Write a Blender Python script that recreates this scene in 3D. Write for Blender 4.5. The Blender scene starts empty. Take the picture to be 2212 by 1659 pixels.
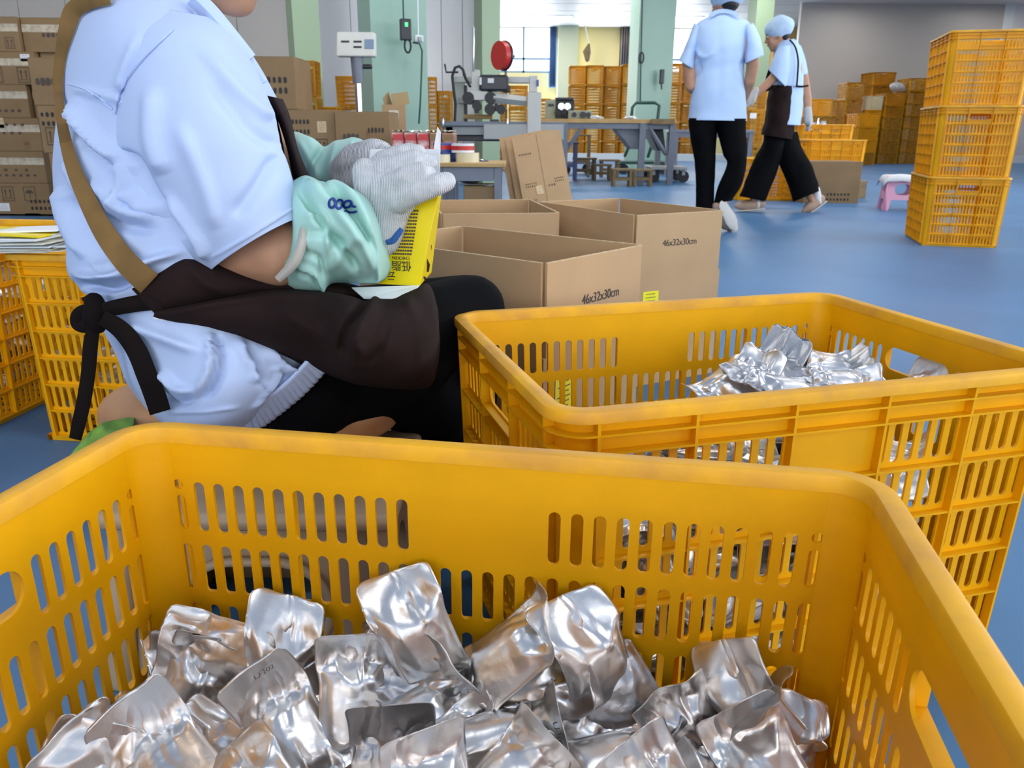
import bpy, bmesh, math, random
import numpy as np
from mathutils import Vector, Matrix, noise
from mathutils.bvhtree import BVHTree

random.seed(7)
SC = bpy.context.scene
COL = SC.collection
W, H = 2212, 1659

# ---------------------------------------------------------------- camera
F, PITCH, ROLL, CH = 1755.4, 0.3018, 0.0064, 0.662
cp, sp, cr, sr = math.cos(PITCH), math.sin(PITCH), math.cos(ROLL), math.sin(ROLL)
FW = Vector((0, cp, -sp)); R0 = Vector((1, 0, 0)); U0 = Vector((0, sp, cp))
RT = R0 * cr + U0 * sr
UP = U0 * cr - R0 * sr
CAM = Vector((0, 0, CH))
cam_data = bpy.data.cameras.new('camera')
cam = bpy.data.objects.new('camera', cam_data); COL.objects.link(cam)
m3 = Matrix((RT, UP, -FW)).transposed()
cam.matrix_world = Matrix.Translation(CAM) @ m3.to_4x4()
cam_data.sensor_fit = 'HORIZONTAL'; cam_data.sensor_width = 36.0
cam_data.lens = F / W * 36.0
cam_data.clip_start = 0.02; cam_data.clip_end = 200
cam_data.dof.use_dof = True
cam_data.dof.focus_distance = 0.85
cam_data.dof.aperture_fstop = cam_data.lens / 1.5
SC.camera = cam

# ---------------------------------------------------------------- colour management, world, lights
SC.view_settings.view_transform = 'Standard'
SC.view_settings.look = 'None'
SC.view_settings.exposure = 0.0
SC.view_settings.gamma = 1.0
SC.view_settings.use_curve_mapping = False
SC.cycles.use_denoising = True
SC.cycles.max_bounces = 8
SC.cycles.diffuse_bounces = 5
SC.cycles.glossy_bounces = 4
SC.cycles.transmission_bounces = 4
SC.cycles.caustics_reflective = False
SC.cycles.caustics_refractive = False
SC.cycles.sample_clamp_indirect = 6.0

CEIL = 3.7
world = bpy.data.worlds.new('overcast_sky'); SC.world = world
world.use_nodes = True
bg = world.node_tree.nodes['Background']
bg.inputs['Color'].default_value = (0.86, 0.93, 1.0, 1)
bg.inputs['Strength'].default_value = 4.0

def area(name, loc, aim, sx, sy, power, col):
    l = bpy.data.lights.new(name, 'AREA'); l.shape = 'RECTANGLE'
    l.size = sx; l.size_y = sy; l.energy = power; l.color = col
    o = bpy.data.objects.new(name, l); COL.objects.link(o)
    o.location = loc
    o.rotation_euler = (Vector(aim) - Vector(loc)).to_track_quat('-Z', 'Y').to_euler()
    return o

DAY = (0.93, 0.96, 1.0)
# daylight entering through the windows of the right wall (outside the frame)
for wy in (-4.0, 0.2, 4.4, 8.6):
    area('window_daylight', (9.36, wy, 2.1), (0, wy, 1.5), 3.4, 2.2, 165, DAY)
# and through the windows of the wall behind the camera
for wx in (-3.6, 0.0, 3.6):
    area('rear_window_daylight', (wx, -7.04, 2.05), (wx, 0, 1.2), 3.0, 2.1, 105, DAY)
# daylight through the far windows
area('far_window_daylight', (1.0, 26.9, 2.2), (1.0, 10, 1.2), 9.0, 2.4, 500, DAY)
LAMPS = [(x, y) for y in (-3.2, 0.6, 4.4, 8.2, 12.0, 16.0, 20.0, 24.6) for x in (-6.2, -2.6, 1.0, 4.6)] + [(x, y) for y in (14.6, 18.2, 20.6) for x in (8.2, 11.6)]  # second list is lamps added to brighten the far right wall
for x, y in LAMPS:
    area('ceiling_lamp_light', (x, y, CEIL - 0.1), (x, y, 0), 1.15, 0.55, 12 if y < 4 else 32 if y < 10 else (52 if x < 7 else 12), (1.0, 0.97, 0.93))

# ---------------------------------------------------------------- pixel helpers (world geometry read off the photograph)
def ray(u, v):
    return FW + RT * ((u - W / 2) / F) - UP * ((v - H / 2) / F)
def px(u, v, Y):
    d = ray(u, v); return CAM + d * (Y / d.y)
def pz(u, v, Z):
    d = ray(u, v); return CAM + d * ((Z - CH) / d.z)
def proj(P):
    d = Vector(P) - CAM; z = d.dot(FW)
    return (W / 2 + F * d.dot(RT) / z, H / 2 - F * d.dot(UP) / z)
def proj_np(A):
    d = A - np.array(CAM); z = d @ np.array(FW)
    return W / 2 + F * (d @ np.array(RT)) / z, H / 2 - F * (d @ np.array(UP)) / z

# ---------------------------------------------------------------- materials
def lin(c):
    c /= 255.0
    return c / 12.92 if c <= 0.04045 else ((c + 0.055) / 1.055) ** 2.4
def rgb(r, g, b, k=1.0):
    return (min(1, lin(r) * k), min(1, lin(g) * k), min(1, lin(b) * k), 1)

def mat(name, col, rough=0.5, metal=0.0, vary=0.0, vscale=8.0, bump=0.0, bscale=60.0, spec=0.5,
        translucent=0.0, emit=None, col2=None, sheen=0.0, detail=4.0, kind='noise', stretch=None, coat=0.0, bdist=0.002):
    m = bpy.data.materials.new(name); m.use_nodes = True
    nt = m.node_tree; N = nt.nodes; L = nt.links
    b = N['Principled BSDF']; out = N['Material Output']
    b.inputs['Base Color'].default_value = col
    b.inputs['Roughness'].default_value = rough
    b.inputs['Metallic'].default_value = metal
    b.inputs['Specular IOR Level'].default_value = spec
    if coat: b.inputs['Coat Weight'].default_value = coat; b.inputs['Coat Roughness'].default_value = 0.12
    if sheen: b.inputs['Sheen Weight'].default_value = sheen
    tc = N.new('ShaderNodeTexCoord')
    src = tc.outputs['Object']
    if stretch:
        mp = N.new('ShaderNodeMapping'); mp.inputs['Scale'].default_value = stretch
        L.new(src, mp.inputs['Vector']); src = mp.outputs['Vector']
    colsock = None
    if vary or col2:
        n = N.new('ShaderNodeTexNoise'); n.inputs['Scale'].default_value = vscale; n.inputs['Detail'].default_value = detail
        L.new(src, n.inputs['Vector'])
        r = N.new('ShaderNodeValToRGB')
        c2 = col2 if col2 else tuple(x * (1 - vary) for x in col[:3]) + (1,)
        r.color_ramp.elements[0].color = c2; r.color_ramp.elements[0].position = 0.35
        r.color_ramp.elements[1].color = col; r.color_ramp.elements[1].position = 0.62
        L.new(n.outputs['Fac'], r.inputs['Fac']); L.new(r.outputs['Color'], b.inputs['Base Color'])
        colsock = r.outputs['Color']
    if bump:
        if kind == 'wave':
            n2 = N.new('ShaderNodeTexWave'); n2.inputs['Scale'].default_value = bscale; n2.inputs['Distortion'].default_value = 1.5
            n2.inputs['Detail'].default_value = 2; fac = n2.outputs['Fac']
        elif kind == 'voronoi':
            n2 = N.new('ShaderNodeTexVoronoi'); n2.inputs['Scale'].default_value = bscale; fac = n2.outputs['Distance']
        else:
            n2 = N.new('ShaderNodeTexNoise'); n2.inputs['Scale'].default_value = bscale; n2.inputs['Detail'].default_value = 5; fac = n2.outputs['Fac']
        L.new(src, n2.inputs['Vector'])
        bp = N.new('ShaderNodeBump'); bp.inputs['Strength'].default_value = bump; bp.inputs['Distance'].default_value = bdist
        L.new(fac, bp.inputs['Height']); L.new(bp.outputs['Normal'], b.inputs['Normal'])
    if translucent:
        t = N.new('ShaderNodeBsdfTranslucent'); t.inputs['Color'].default_value = col
        if colsock: L.new(colsock, t.inputs['Color'])
        mx = N.new('ShaderNodeMixShader'); mx.inputs['Fac'].default_value = translucent
        L.new(b.outputs['BSDF'], mx.inputs[1]); L.new(t.outputs['BSDF'], mx.inputs[2]); L.new(mx.outputs['Shader'], out.inputs['Surface'])
    if emit:
        b.inputs['Emission Color'].default_value = emit[0]; b.inputs['Emission Strength'].default_value = emit[1]
    return m

M = {}
M['crate'] = mat('yellow_crate_plastic', (0.93, 0.475, 0.001, 1), 0.42, vary=0.10, vscale=9, bump=0.08, bscale=90, spec=0.35, translucent=0.22)
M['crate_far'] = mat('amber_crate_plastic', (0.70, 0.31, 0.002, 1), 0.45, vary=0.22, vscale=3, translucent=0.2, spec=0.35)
M['crate_rim'] = mat('scuffed_crate_rim', (0.88, 0.45, 0.010, 1), 0.5, col2=(0.66, 0.32, 0.04, 1), vscale=14, bump=0.25, bscale=70, spec=0.35, translucent=0.12)
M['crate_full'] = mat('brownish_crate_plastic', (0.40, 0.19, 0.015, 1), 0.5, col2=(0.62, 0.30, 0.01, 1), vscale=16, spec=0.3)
M['crate_white'] = mat('pale_crate_plastic', (0.72, 0.64, 0.42, 1), 0.5)
M['foil'] = mat('silver_foil', (0.75, 0.745, 0.74, 1), 0.33, 1.0, bump=0.05, bscale=26, bdist=0.004)
M['foil_dark'] = mat('dull_silver_foil', (0.46, 0.46, 0.47, 1), 0.35, 1.0, bump=0.1, bscale=30, bdist=0.004)
M['print'] = mat('dark_print', (0.02, 0.017, 0.014, 1), 0.6)
M['print_soft'] = mat('faded_print', (0.075, 0.055, 0.04, 1), 0.7)
M['print_red'] = mat('brown_red_print', (0.16, 0.05, 0.03, 1), 0.7)
M['print_blue'] = mat('blue_print', (0.004, 0.03, 0.22, 1), 0.6)
M['kraft'] = mat('kraft_cardboard', rgb(186, 154, 116), 0.78, vary=0.10, vscale=5, bump=0.12, bscale=40, spec=0.2)
M['kraft_in'] = mat('kraft_cardboard_inside', rgb(172, 147, 106), 0.82, vary=0.08, vscale=6, bump=0.1, bscale=45, spec=0.15)
M['kraft_edge'] = mat('cut_cardboard_edge', rgb(214, 188, 148), 0.85, vary=0.3, vscale=160)
M['kraft_far'] = mat('brown_cardboard', rgb(142, 116, 84), 0.75, vary=0.12, vscale=4, spec=0.2)
M['tape'] = mat('clear_packing_tape', rgb(205, 190, 165), 0.18, vary=0.35, vscale=24, bump=0.5, bscale=28, spec=0.7, coat=0.5)
M['paper'] = mat('white_label_paper', rgb(222, 222, 222), 0.7)
M['sticker'] = mat('yellow_sticker', rgb(238, 226, 20), 0.6)
M['shirt'] = mat('pale_blue_shirt_cotton', (0.53, 0.645, 0.90, 1), 0.82, vary=0.05, vscale=6, bump=0.10, bscale=420, spec=0.2, translucent=0.08, bdist=0.0006)
M['shirt_far'] = mat('light_blue_uniform_cotton', (0.48, 0.64, 0.90, 1), 0.85, vary=0.06, vscale=4, spec=0.15)
M['apron'] = mat('dark_brown_apron_cloth', (0.020, 0.0105, 0.0098, 1), 0.9, vary=0.35, vscale=10, bump=0.2, bscale=300, spec=0.12, bdist=0.0006)
M['tie'] = mat('black_brown_tie', (0.010, 0.0065, 0.0063, 1), 0.9, vary=0.3, vscale=20, spec=0.1)
M['strap'] = mat('tan_strap_webbing', (0.235, 0.135, 0.046, 1), 0.8, vary=0.25, vscale=18, bump=0.3, bscale=420, spec=0.2, bdist=0.0006)
M['black'] = mat('black_trouser_cloth', (0.0032, 0.0032, 0.0042, 1), 0.9, vary=0.3, vscale=12, spec=0.08)
M['mint'] = mat('mint_sleeve_nylon', (0.44, 0.73, 0.66, 1), 0.5, vary=0.07, vscale=6, bump=0.06, bscale=60, spec=0.35, translucent=0.12)
M['mint_edge'] = mat('grey_elastic_edge', (0.46, 0.44, 0.39, 1), 0.8)
M['knit'] = mat('white_knit_cotton', (0.70, 0.71, 0.73, 1), 0.95, vary=0.10, vscale=70, bump=0.8, bscale=150, kind='wave', spec=0.1, bdist=0.002, stretch=(1, 1, 2.2))
M['knit_cuff'] = mat('blue_knit_thread', (0.03, 0.13, 0.42, 1), 0.9, bump=0.6, bscale=200, kind='wave')
M['knit_gray'] = mat('grey_knit', (0.5, 0.5, 0.48, 1), 0.9)
M['skin'] = mat('skin', (0.52, 0.275, 0.165, 1), 0.55, vary=0.12, vscale=16, spec=0.35)
M['hair'] = mat('dark_hair', (0.012, 0.01, 0.009, 1), 0.5)
M['lip'] = mat('lips', (0.35, 0.12, 0.09, 1), 0.5)
M['cap'] = mat('light_blue_cap_cloth', (0.50, 0.66, 0.84, 1), 0.85, vary=0.12, vscale=30)
M['sock'] = mat('white_sock', (0.68, 0.68, 0.68, 1), 0.9)
M['shoe'] = mat('beige_shoe', (0.44, 0.29, 0.21, 1), 0.7)
M['sole'] = mat('pale_shoe_sole', (0.55, 0.55, 0.52, 1), 0.7)
M['yellow_box'] = mat('yellow_printed_card', (0.86, 0.66, 0.0, 1), 0.35, spec=0.5)
M['white_card'] = mat('white_card', (0.80, 0.83, 0.86, 1), 0.5)
M['stool'] = mat('beige_stool_plastic', (0.46, 0.335, 0.22, 1), 0.45, vary=0.15, vscale=12, spec=0.4)
M['cushion'] = mat('tan_seat_vinyl', (0.50, 0.245, 0.105, 1), 0.5, vary=0.15, vscale=14, bump=0.15, bscale=60)
M['green_cloth'] = mat('green_towel', (0.215, 0.41, 0.055, 1), 0.9, vary=0.2, vscale=20, bump=0.4, bscale=300)
M['floor'] = mat('blue_epoxy_floor', (0.072, 0.200, 0.395, 1), 0.40, col2=(0.055, 0.160, 0.32, 1), vscale=0.9, bump=0.05, bscale=20, spec=0.28, detail=6)
M['wall'] = mat('grey_white_wall_panel', rgb(186, 180, 174), 0.38, vary=0.03, vscale=0.6, spec=0.5)
M['wall_gloss'] = mat('white_sandwich_panel', rgb(222, 220, 222), 0.22, vary=0.03, vscale=1.2, spec=0.6)
M['wall_yellow'] = mat('pale_yellow_wall', rgb(238, 222, 160), 0.7)
M['ceiling'] = mat('white_ceiling_panel', rgb(226, 222, 220), 0.45)
M['mint_paint'] = mat('mint_green_column_paint', rgb(150, 184, 166), 0.35, vary=0.04, vscale=2, spec=0.5)
M['green_paint'] = mat('grey_green_column_paint', rgb(150, 172, 140), 0.4)
M['trim'] = mat('white_trim_paint', rgb(222, 226, 226), 0.5)
M['window_frame'] = mat('blue_grey_window_frame', rgb(120, 150, 170), 0.4)
M['curtain_blue'] = mat('blue_curtain', rgb(110, 150, 205), 0.9)
M['curtain_gray'] = mat('grey_curtain', rgb(150, 140, 135), 0.9, vary=0.2, vscale=6)
M['steel'] = mat('grey_painted_steel', rgb(160, 162, 160), 0.4, metal=0.1, vary=0.06, vscale=6)
M['steel_light'] = mat('light_grey_machine_paint', rgb(196, 196, 190), 0.38, vary=0.05, vscale=6)
M['steel_dark'] = mat('slate_grey_steel', rgb(112, 118, 130), 0.45, metal=0.1, vary=0.1, vscale=8)
M['chrome'] = mat('chrome', rgb(200, 200, 205), 0.18, metal=1.0)
M['rubber'] = mat('black_rubber', (0.012, 0.012, 0.014, 1), 0.5)
M['plastic_dark'] = mat('dark_plastic', (0.02, 0.022, 0.028, 1), 0.4)
M['wood'] = mat('worn_table_wood', rgb(190, 155, 98), 0.6, vary=0.2, vscale=6)
M['wood_dark'] = mat('brown_stool_wood', rgb(130, 108, 74), 0.7, vary=0.25, vscale=10)
M['pallet'] = mat('pallet_wood', rgb(150, 126, 92), 0.8, vary=0.25, vscale=12)
M['red'] = mat('red_plastic', rgb(190, 40, 36), 0.4)
M['red_print'] = mat('red_white_printed_film', rgb(172, 44, 62), 0.35, col2=rgb(222, 190, 182), vscale=22, detail=3, coat=0.4)
M['blue'] = mat('blue_tape', rgb(40, 75, 150), 0.35)
M['cream'] = mat('cream_tape', rgb(214, 205, 172), 0.3)
M['pink'] = mat('pink_plastic', rgb(226, 164, 186), 0.45, spec=0.4)
M['dark_green'] = mat('dark_green_tube', rgb(26, 66, 58), 0.4)
M['navy'] = mat('navy_plastic', rgb(48, 66, 120), 0.4)
M['lcd'] = mat('grey_lcd', rgb(128, 146, 165), 0.2)
M['green_led'] = mat('green_led', (0.05, 0.6, 0.15, 1), 0.4, emit=((0.1, 1, 0.3, 1), 1.0))
M['lamp_on'] = mat('lit_lamp_diffuser', (0.9, 0.9, 0.9, 1), 0.5, emit=((1, 0.98, 0.95, 1), 3.0))
M['fleece'] = mat('clear_film_bundle', rgb(200, 200, 200), 0.25, vary=0.4, vscale=30, coat=0.3)
M['olive'] = mat('olive_grey_machine_paint', rgb(150, 152, 130), 0.5)
M['olive_dark'] = mat('worn_dark_metal', rgb(62, 62, 58), 0.45, metal=0.4, vary=0.5, vscale=30)

# ---------------------------------------------------------------- object helpers
def link(name, me, m=None, parent=None):
    o = bpy.data.objects.new(name, me); COL.objects.link(o)
    if m is not None and me is not None and not me.materials: me.materials.append(m)
    if parent is not None: o.parent = parent
    return o
def T(o, label, cat, group=None, kind=None):
    o['label'] = label; o['category'] = cat
    if group: o['group'] = group
    if kind: o['kind'] = kind
    return o
def thing(name, label, cat, loc=(0, 0, 0), rz=0.0, group=None):
    o = bpy.data.objects.new(name, None); COL.objects.link(o)
    o.location = loc; o.rotation_euler = (0, 0, rz); o.empty_display_size = 0.05
    return T(o, label, cat, group)
def bm_mesh(name, bm, smooth=False, hard=None):
    bmesh.ops.recalc_face_normals(bm, faces=bm.faces[:])
    me = bpy.data.meshes.new(name); bm.to_mesh(me); bm.free()
    if smooth or hard: me.polygons.foreach_set('use_smooth', [True] * len(me.polygons))
    if hard: me.set_sharp_from_angle(angle=math.radians(hard))
    return me
def py_mesh(name, V, Fc, smooth=True, hard=None):
    bm = bmesh.new(); vs = [bm.verts.new(v) for v in V]
    for f in Fc:
        try: bm.faces.new([vs[i] for i in f])
        except ValueError: pass
    return bm_mesh(name, bm, smooth, hard)
def add_box(bm, x0, x1, y0, y1, z0, z1, mtx=None):
    vs = [bm.verts.new((x, y, z)) for z in (z0, z1) for y in (y0, y1) for x in (x0, x1)]
    for f in ((0, 2, 3, 1), (4, 5, 7, 6), (0, 1, 5, 4), (2, 6, 7, 3), (0, 4, 6, 2), (1, 3, 7, 5)):
        bm.faces.new([vs[i] for i in f])
    if mtx is not None: bmesh.ops.transform(bm, matrix=mtx, verts=vs)
    return vs
def box_mesh(name, x0, x1, y0, y1, z0, z1, bevel=0.0, mtx=None):
    bm = bmesh.new(); add_box(bm, x0, x1, y0, y1, z0, z1, mtx)
    if bevel: bmesh.ops.bevel(bm, geom=bm.edges[:] , offset=bevel, segments=2, affect='EDGES', profile=0.5)
    return bm_mesh(name, bm)
def frame_axes(d):
    d = d.normalized(); a = Vector((0, 0, 1)) if abs(d.z) < 0.9 else Vector((1, 0, 0))
    x = d.cross(a).normalized(); return x, d.cross(x).normalized()
def add_tube(bm, pts, rad, n=10, flat=1.0, rounded=True, axis=None):
    """tube through pts with radius per point; hemispherical ends"""
    pts = [Vector(p) for p in pts]
    if not hasattr(rad, '__len__'): rad = [rad] * len(pts)
    P, R = list(pts), list(rad)
    if rounded:
        d0 = (pts[0] - pts[1]).normalized(); d1 = (pts[-1] - pts[-2]).normalized()
        P = [pts[0] + d0 * rad[0] * k for k in (0.98, 0.8, 0.45)] + P + [pts[-1] + d1 * rad[-1] * k for k in (0.45, 0.8, 0.98)]
        R = [rad[0] * k for k in (0.2, 0.6, 0.89)] + R + [rad[-1] * k for k in (0.89, 0.6, 0.2)]
    rings = []; X = None
    for i, p in enumerate(P):
        a = P[max(i - 1, 0)]; b = P[min(i + 1, len(P) - 1)]
        d = (b - a).normalized() if (b - a).length > 1e-9 else Vector((0, 0, 1))
        if X is None: X = (axis - d * axis.dot(d)).normalized() if axis is not None else frame_axes(d)[0]
        X = (X - d * X.dot(d)).normalized(); Yv = d.cross(X)
        rings.append([bm.verts.new(p + (X * math.cos(t) + Yv * math.sin(t) * flat) * R[i]) for t in [2 * math.pi * k / n for k in range(n)]])
    for a, b in zip(rings, rings[1:]):
        for k in range(n): bm.faces.new((a[k], a[(k + 1) % n], b[(k + 1) % n], b[k]))
    bm.faces.new(rings[0][::-1]); bm.faces.new(rings[-1])
def tube_mesh(name, pts, rad, n=10, flat=1.0, rounded=True, axis=None, smooth=True):
    bm = bmesh.new(); add_tube(bm, pts, rad, n, flat, rounded, axis); return bm_mesh(name, bm, smooth, 55 if smooth else None)
def smooth_path(pts, k=6):
    """Catmull-Rom through tuples of any width"""
    A = [np.array(p, float) for p in pts]; out = []
    for i in range(len(A) - 1):
        p0, p1, p2, p3 = A[max(i - 1, 0)], A[i], A[i + 1], A[min(i + 2, len(A) - 1)]
        for j in range(k):
            t = j / k
            out.append(0.5 * ((2 * p1) + (-p0 + p2) * t + (2 * p0 - 5 * p1 + 4 * p2 - p3) * t * t + (-p0 + 3 * p1 - 3 * p2 + p3) * t ** 3))
    out.append(A[-1]); return out

def outline_mesh(name, outer, holes, thick, bevel=0.0):
    """flat plate in local XY with holes, thickness along Z (centred)"""
    cu = bpy.data.curves.new(name, 'CURVE'); cu.dimensions = '2D'; cu.fill_mode = 'BOTH'; cu.extrude = thick / 2
    for lp in [outer] + list(holes):
        s = cu.splines.new('POLY'); s.points.add(len(lp) - 1)
        for q, (x, y) in zip(s.points, lp): q.co = (x, y, 0, 1)
        s.use_cyclic_u = True
    o = bpy.data.objects.new('tmp_outline', cu); COL.objects.link(o)
    dg = bpy.context.evaluated_depsgraph_get()
    me = bpy.data.meshes.new_from_object(o.evaluated_get(dg)); me.name = name
    bpy.data.objects.remove(o); bpy.data.curves.remove(cu)
    return me
def stadium(cx, cy, hw, hh, n=4):
    P = []
    r = min(hw, hh)
    for sx, sy, a0 in ((1, 1, 0), (-1, 1, 90), (-1, -1, 180), (1, -1, 270)):
        for k in range(n + 1):
            a = math.radians(a0 + 90 * k / n)
            P.append((cx + sx * (hw - r) + r * math.cos(a), cy + sy * (hh - r) + r * math.sin(a)))
    return P
def rrect(hx, hy, r, n=5):
    P = []
    for sx, sy, a0 in ((1, 1, 0), (-1, 1, 90), (-1, -1, 180), (1, -1, 270)):
        for k in range(n + 1):
            a = math.radians(a0 + 90 * k / n)
            P.append((sx * (hx - r) + r * math.cos(a), sy * (hy - r) + r * math.sin(a)))
    return P
TXT = {}
def text_mesh(body, size, spacing=1.0, offset=0.0):
    key = (body, size, spacing, offset)
    if key in TXT: return TXT[key]
    cu = bpy.data.curves.new('lettering', 'FONT'); cu.body = body; cu.size = size; cu.align_x = 'CENTER'; cu.align_y = 'CENTER'
    cu.space_character = spacing; cu.resolution_u = 3; cu.offset = offset; cu.extrude = 0.0002
    o = bpy.data.objects.new('tmp_text', cu); COL.objects.link(o)
    dg = bpy.context.evaluated_depsgraph_get()
    me = bpy.data.meshes.new_from_object(o.evaluated_get(dg)); me.name = 'lettering'
    bpy.data.objects.remove(o); bpy.data.curves.remove(cu)
    TXT[key] = me
    return me
def plane_matrix(o, right, up):
    r = Vector(right).normalized(); n = r.cross(Vector(up)).normalized(); u = n.cross(r)
    m = Matrix((r, u, n)).transposed().to_4x4(); m.translation = Vector(o); return m
def put(o, mtx):
    """set the local matrix (relative to parent)"""
    o.matrix_local = mtx if o.parent else mtx
    return o
def struct(name, me, m, parent=None):
    o = link(name, me, m, parent)
    if parent is None: o['kind'] = 'structure'
    return o

def wlink(name, me, m, parent):
    """part whose mesh is in world coordinates, under a thing that stands at its own base (no rotation)"""
    o = link(name, me, m, parent)
    o.matrix_parent_inverse = Matrix.Translation(-Vector(parent.location) if parent.parent is None else (0, 0, 0))
    return o

# ---------------------------------------------------------------- room
YF, YW, YB, YL = 27.0, 21.8, -7.0, 11.0        # far window wall, right-hand end wall, wall behind the camera, near-left end wall
XL, XR, XC = -9.0, 9.3, -0.45
struct('floor', box_mesh('floor', XL - .2, 16.2, YB - .2, YF + .2, -0.2, 0.0), M['floor'])
struct('ceiling', box_mesh('ceiling', XL - .2, 16.2, YB - .2, YF + .2, CEIL, CEIL + 0.2), M['ceiling'])
struct('wall_left', box_mesh('wall_left', XL - .2, XL, YB, YF, 0, CEIL), M['wall'])
bm = bmesh.new(); xs = [XL - .2, -5.15, -2.05, -1.55, 1.55, 2.05, 5.15, 16]
add_box(bm, XL - .2, 16, YB - .2, YB, 0, .95); add_box(bm, XL - .2, 16, YB - .2, YB, 3.15, CEIL)
for a, b in zip(xs[0::2], xs[1::2]): add_box(bm, a, b, YB - .2, YB, .95, 3.15)
struct('wall_behind', bm_mesh('wall_behind', bm), M['wall'])
for k, (a, b) in enumerate(zip(xs[1::2], xs[2::2])):
    bm = bmesh.new()
    for z in (.95, 2.05, 3.1): add_box(bm, a, b, YB - .03, YB, z, z + .05)
    for x in (a, (a + b) / 2 - .025, b - .05): add_box(bm, x, x + .05, YB - .03, YB, .95, 3.15)
    struct('window_%d' % (k + 9), bm_mesh('window', bm), M['window_frame'])
# right wall with window openings
bm = bmesh.new()
add_box(bm, XR, XR + .2, YB, 13.0, 0, 0.9); add_box(bm, XR, XR + .2, YB, 13.0, 3.25, CEIL)
ys = [YB, -5.8, -2.2, -1.6, 2.0, 2.6, 6.2, 6.8, 10.4, 13.0]
for a, b in zip(ys[0::2], ys[1::2]): add_box(bm, XR, XR + .2, a, b, 0.9, 3.25)
struct('wall_right', bm_mesh('wall_right', bm), M['wall'])
for k, (a, b) in enumerate(zip(ys[1::2], ys[2::2])):
    bm = bmesh.new()
    for z in (0.9, 2.05, 3.2): add_box(bm, XR + .02, XR + .08, a, b, z, z + .05)
    for y in (a, (a + b) / 2 - .025, b - .05): add_box(bm, XR + .02, XR + .08, y, y + .05, 0.9, 3.25)
    struct('window_%d' % (k + 1), bm_mesh('window', bm), M['window_frame'])
struct('wall_right_far', box_mesh('wall_right_far', 14.0, 14.2, 13.0, YF, 0, CEIL), M['wall_gloss'])
struct('wall_right_return', box_mesh('wall_right_return', XR, 14.2, 12.9, 13.0, 0, CEIL), M['wall'])
# far end wall (grey partition) on the right
p = px(1713, 200, YW); q = px(2150, 200, YW)
w = struct('wall_far_right', box_mesh('wall_far_right', p.x, 14.0, YW, YW + .15, 0, CEIL), M['wall'])
link('corner_strip', box_mesh('corner_strip', q.x - .12, q.x + .12, YW - .03, YW, 0, CEIL), M['trim'], w)
link('panel', box_mesh('panel', q.x + .12, 14.0, YW - .02, YW, 0, CEIL), M['wall_gloss'], w)
# low white kerb in front of the far crates
struct('trim_1', box_mesh('trim_1', px(1180, 330, 20.2).x, 13.9, 20.2, 20.45, 0, 0.16), M['trim'])
# near-left end wall of upright sandwich panels, each a part
xw = px(1056, 200, YL).x
w = struct('wall_far_left', box_mesh('wall_far_left', XL, xw, YL + .03, YL + .15, 0, CEIL), M['wall'])
x = XL
for u in (None, 60, 160, 330, 520, 640, 762, 920, 955, 1000, 1030, 1056):
    x2 = x + .6 if u is None else px(u, 150, YL).x
    pm = 'wall_gloss' if u and u > 640 else 'wall'
    link('panel', box_mesh('panel', x + .003, x2 - .003, YL, YL + .03, 0, CEIL, 0.004), M[pm], w); x = x2
struct('wall_far_left_return', box_mesh('wall_far_left_return', xw, xw + .1, YL, YL + 1.2, 0, CEIL), M['wall_gloss'])
# window wall at the far end: piers, sill, lintel and window openings read off the photograph
def fx(u): return px(u, 120, YF).x
def fz(v): return px(1250, v, YF).z
zs, zl = fz(158), fz(52)
w = struct('wall_far', box_mesh('wall_far', XL, 16, YF, YF + .25, 0, zs), M['wall_yellow'])
bm = bmesh.new(); add_box(bm, XL, 16, YF, YF + .25, zl, CEIL); link('lintel', bm_mesh('lintel', bm), M['wall_yellow'], w)
for a, b, mm in ((XL, fx(1066), 'wall_yellow'), (fx(1196), fx(1450), 'wall_yellow'), (fx(1615), 16, 'wall_yellow')):
    link('pier', box_mesh('pier', a, b, YF, YF + .25, zs, zl), M[mm], w)
for k, (a, b) in enumerate(((1066, 1196), (1450, 1615))):
    bm = bmesh.new(); x0, x1 = fx(a), fx(b)
    for z in (zs, zs + (zl - zs) * .27, zl - .06): add_box(bm, x0, x1, YF + .05, YF + .11, z, z + .06)
    for t in (0, .5, 1): xx = x0 + (x1 - x0 - .06) * t; add_box(bm, xx, xx + .06, YF + .05, YF + .11, zs, zl)
    wf = struct('window_%d' % (k + 6), bm_mesh('window', bm), M['window_frame'])
# pale pilaster and door leaf between the far windows
link('pilaster', box_mesh('pilaster', fx(1204), fx(1246), YF - .5, YF, 0, CEIL), mat('pale_green_pilaster', rgb(206, 210, 176), .6), w)
link('pilaster', box_mesh('pilaster', fx(1660), fx(1713), YF - .5, YF, 0, CEIL), mat('pilaster_painted_warm_light', rgb(235, 190, 120), .6), w)  # pale pilaster, the warm light on it is put into its colour
def curtain(label, u0, u1, v0, v1, m):
    x0, x1, z0, z1 = fx(u0), fx(u1), fz(v1), fz(v0); n = 40
    V = []; Fc = []
    for i in range(n + 1):
        x = x0 + (x1 - x0) * i / n; y = YF - .22 + .06 * math.sin(i * 1.3)
        V += [(x, y, z0), (x, y, z1), (x, y + .02, z1), (x, y + .02, z0)]
    for i in range(n):
        for k in range(4): a = 4 * i + k; b = 4 * i + (k + 1) % 4; Fc.append((a, b, b + 4, a + 4))
    T(link('curtain', py_mesh('curtain', V, Fc), m), label, 'curtain')
curtain('narrow blue curtain drawn to the side of the far window', 1186, 1201, 60, 190, M['curtain_blue'])
curtain('grey curtain hanging on the far yellow wall beside the green column', 1336, 1378, 48, 150, M['curtain_gray'])

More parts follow.
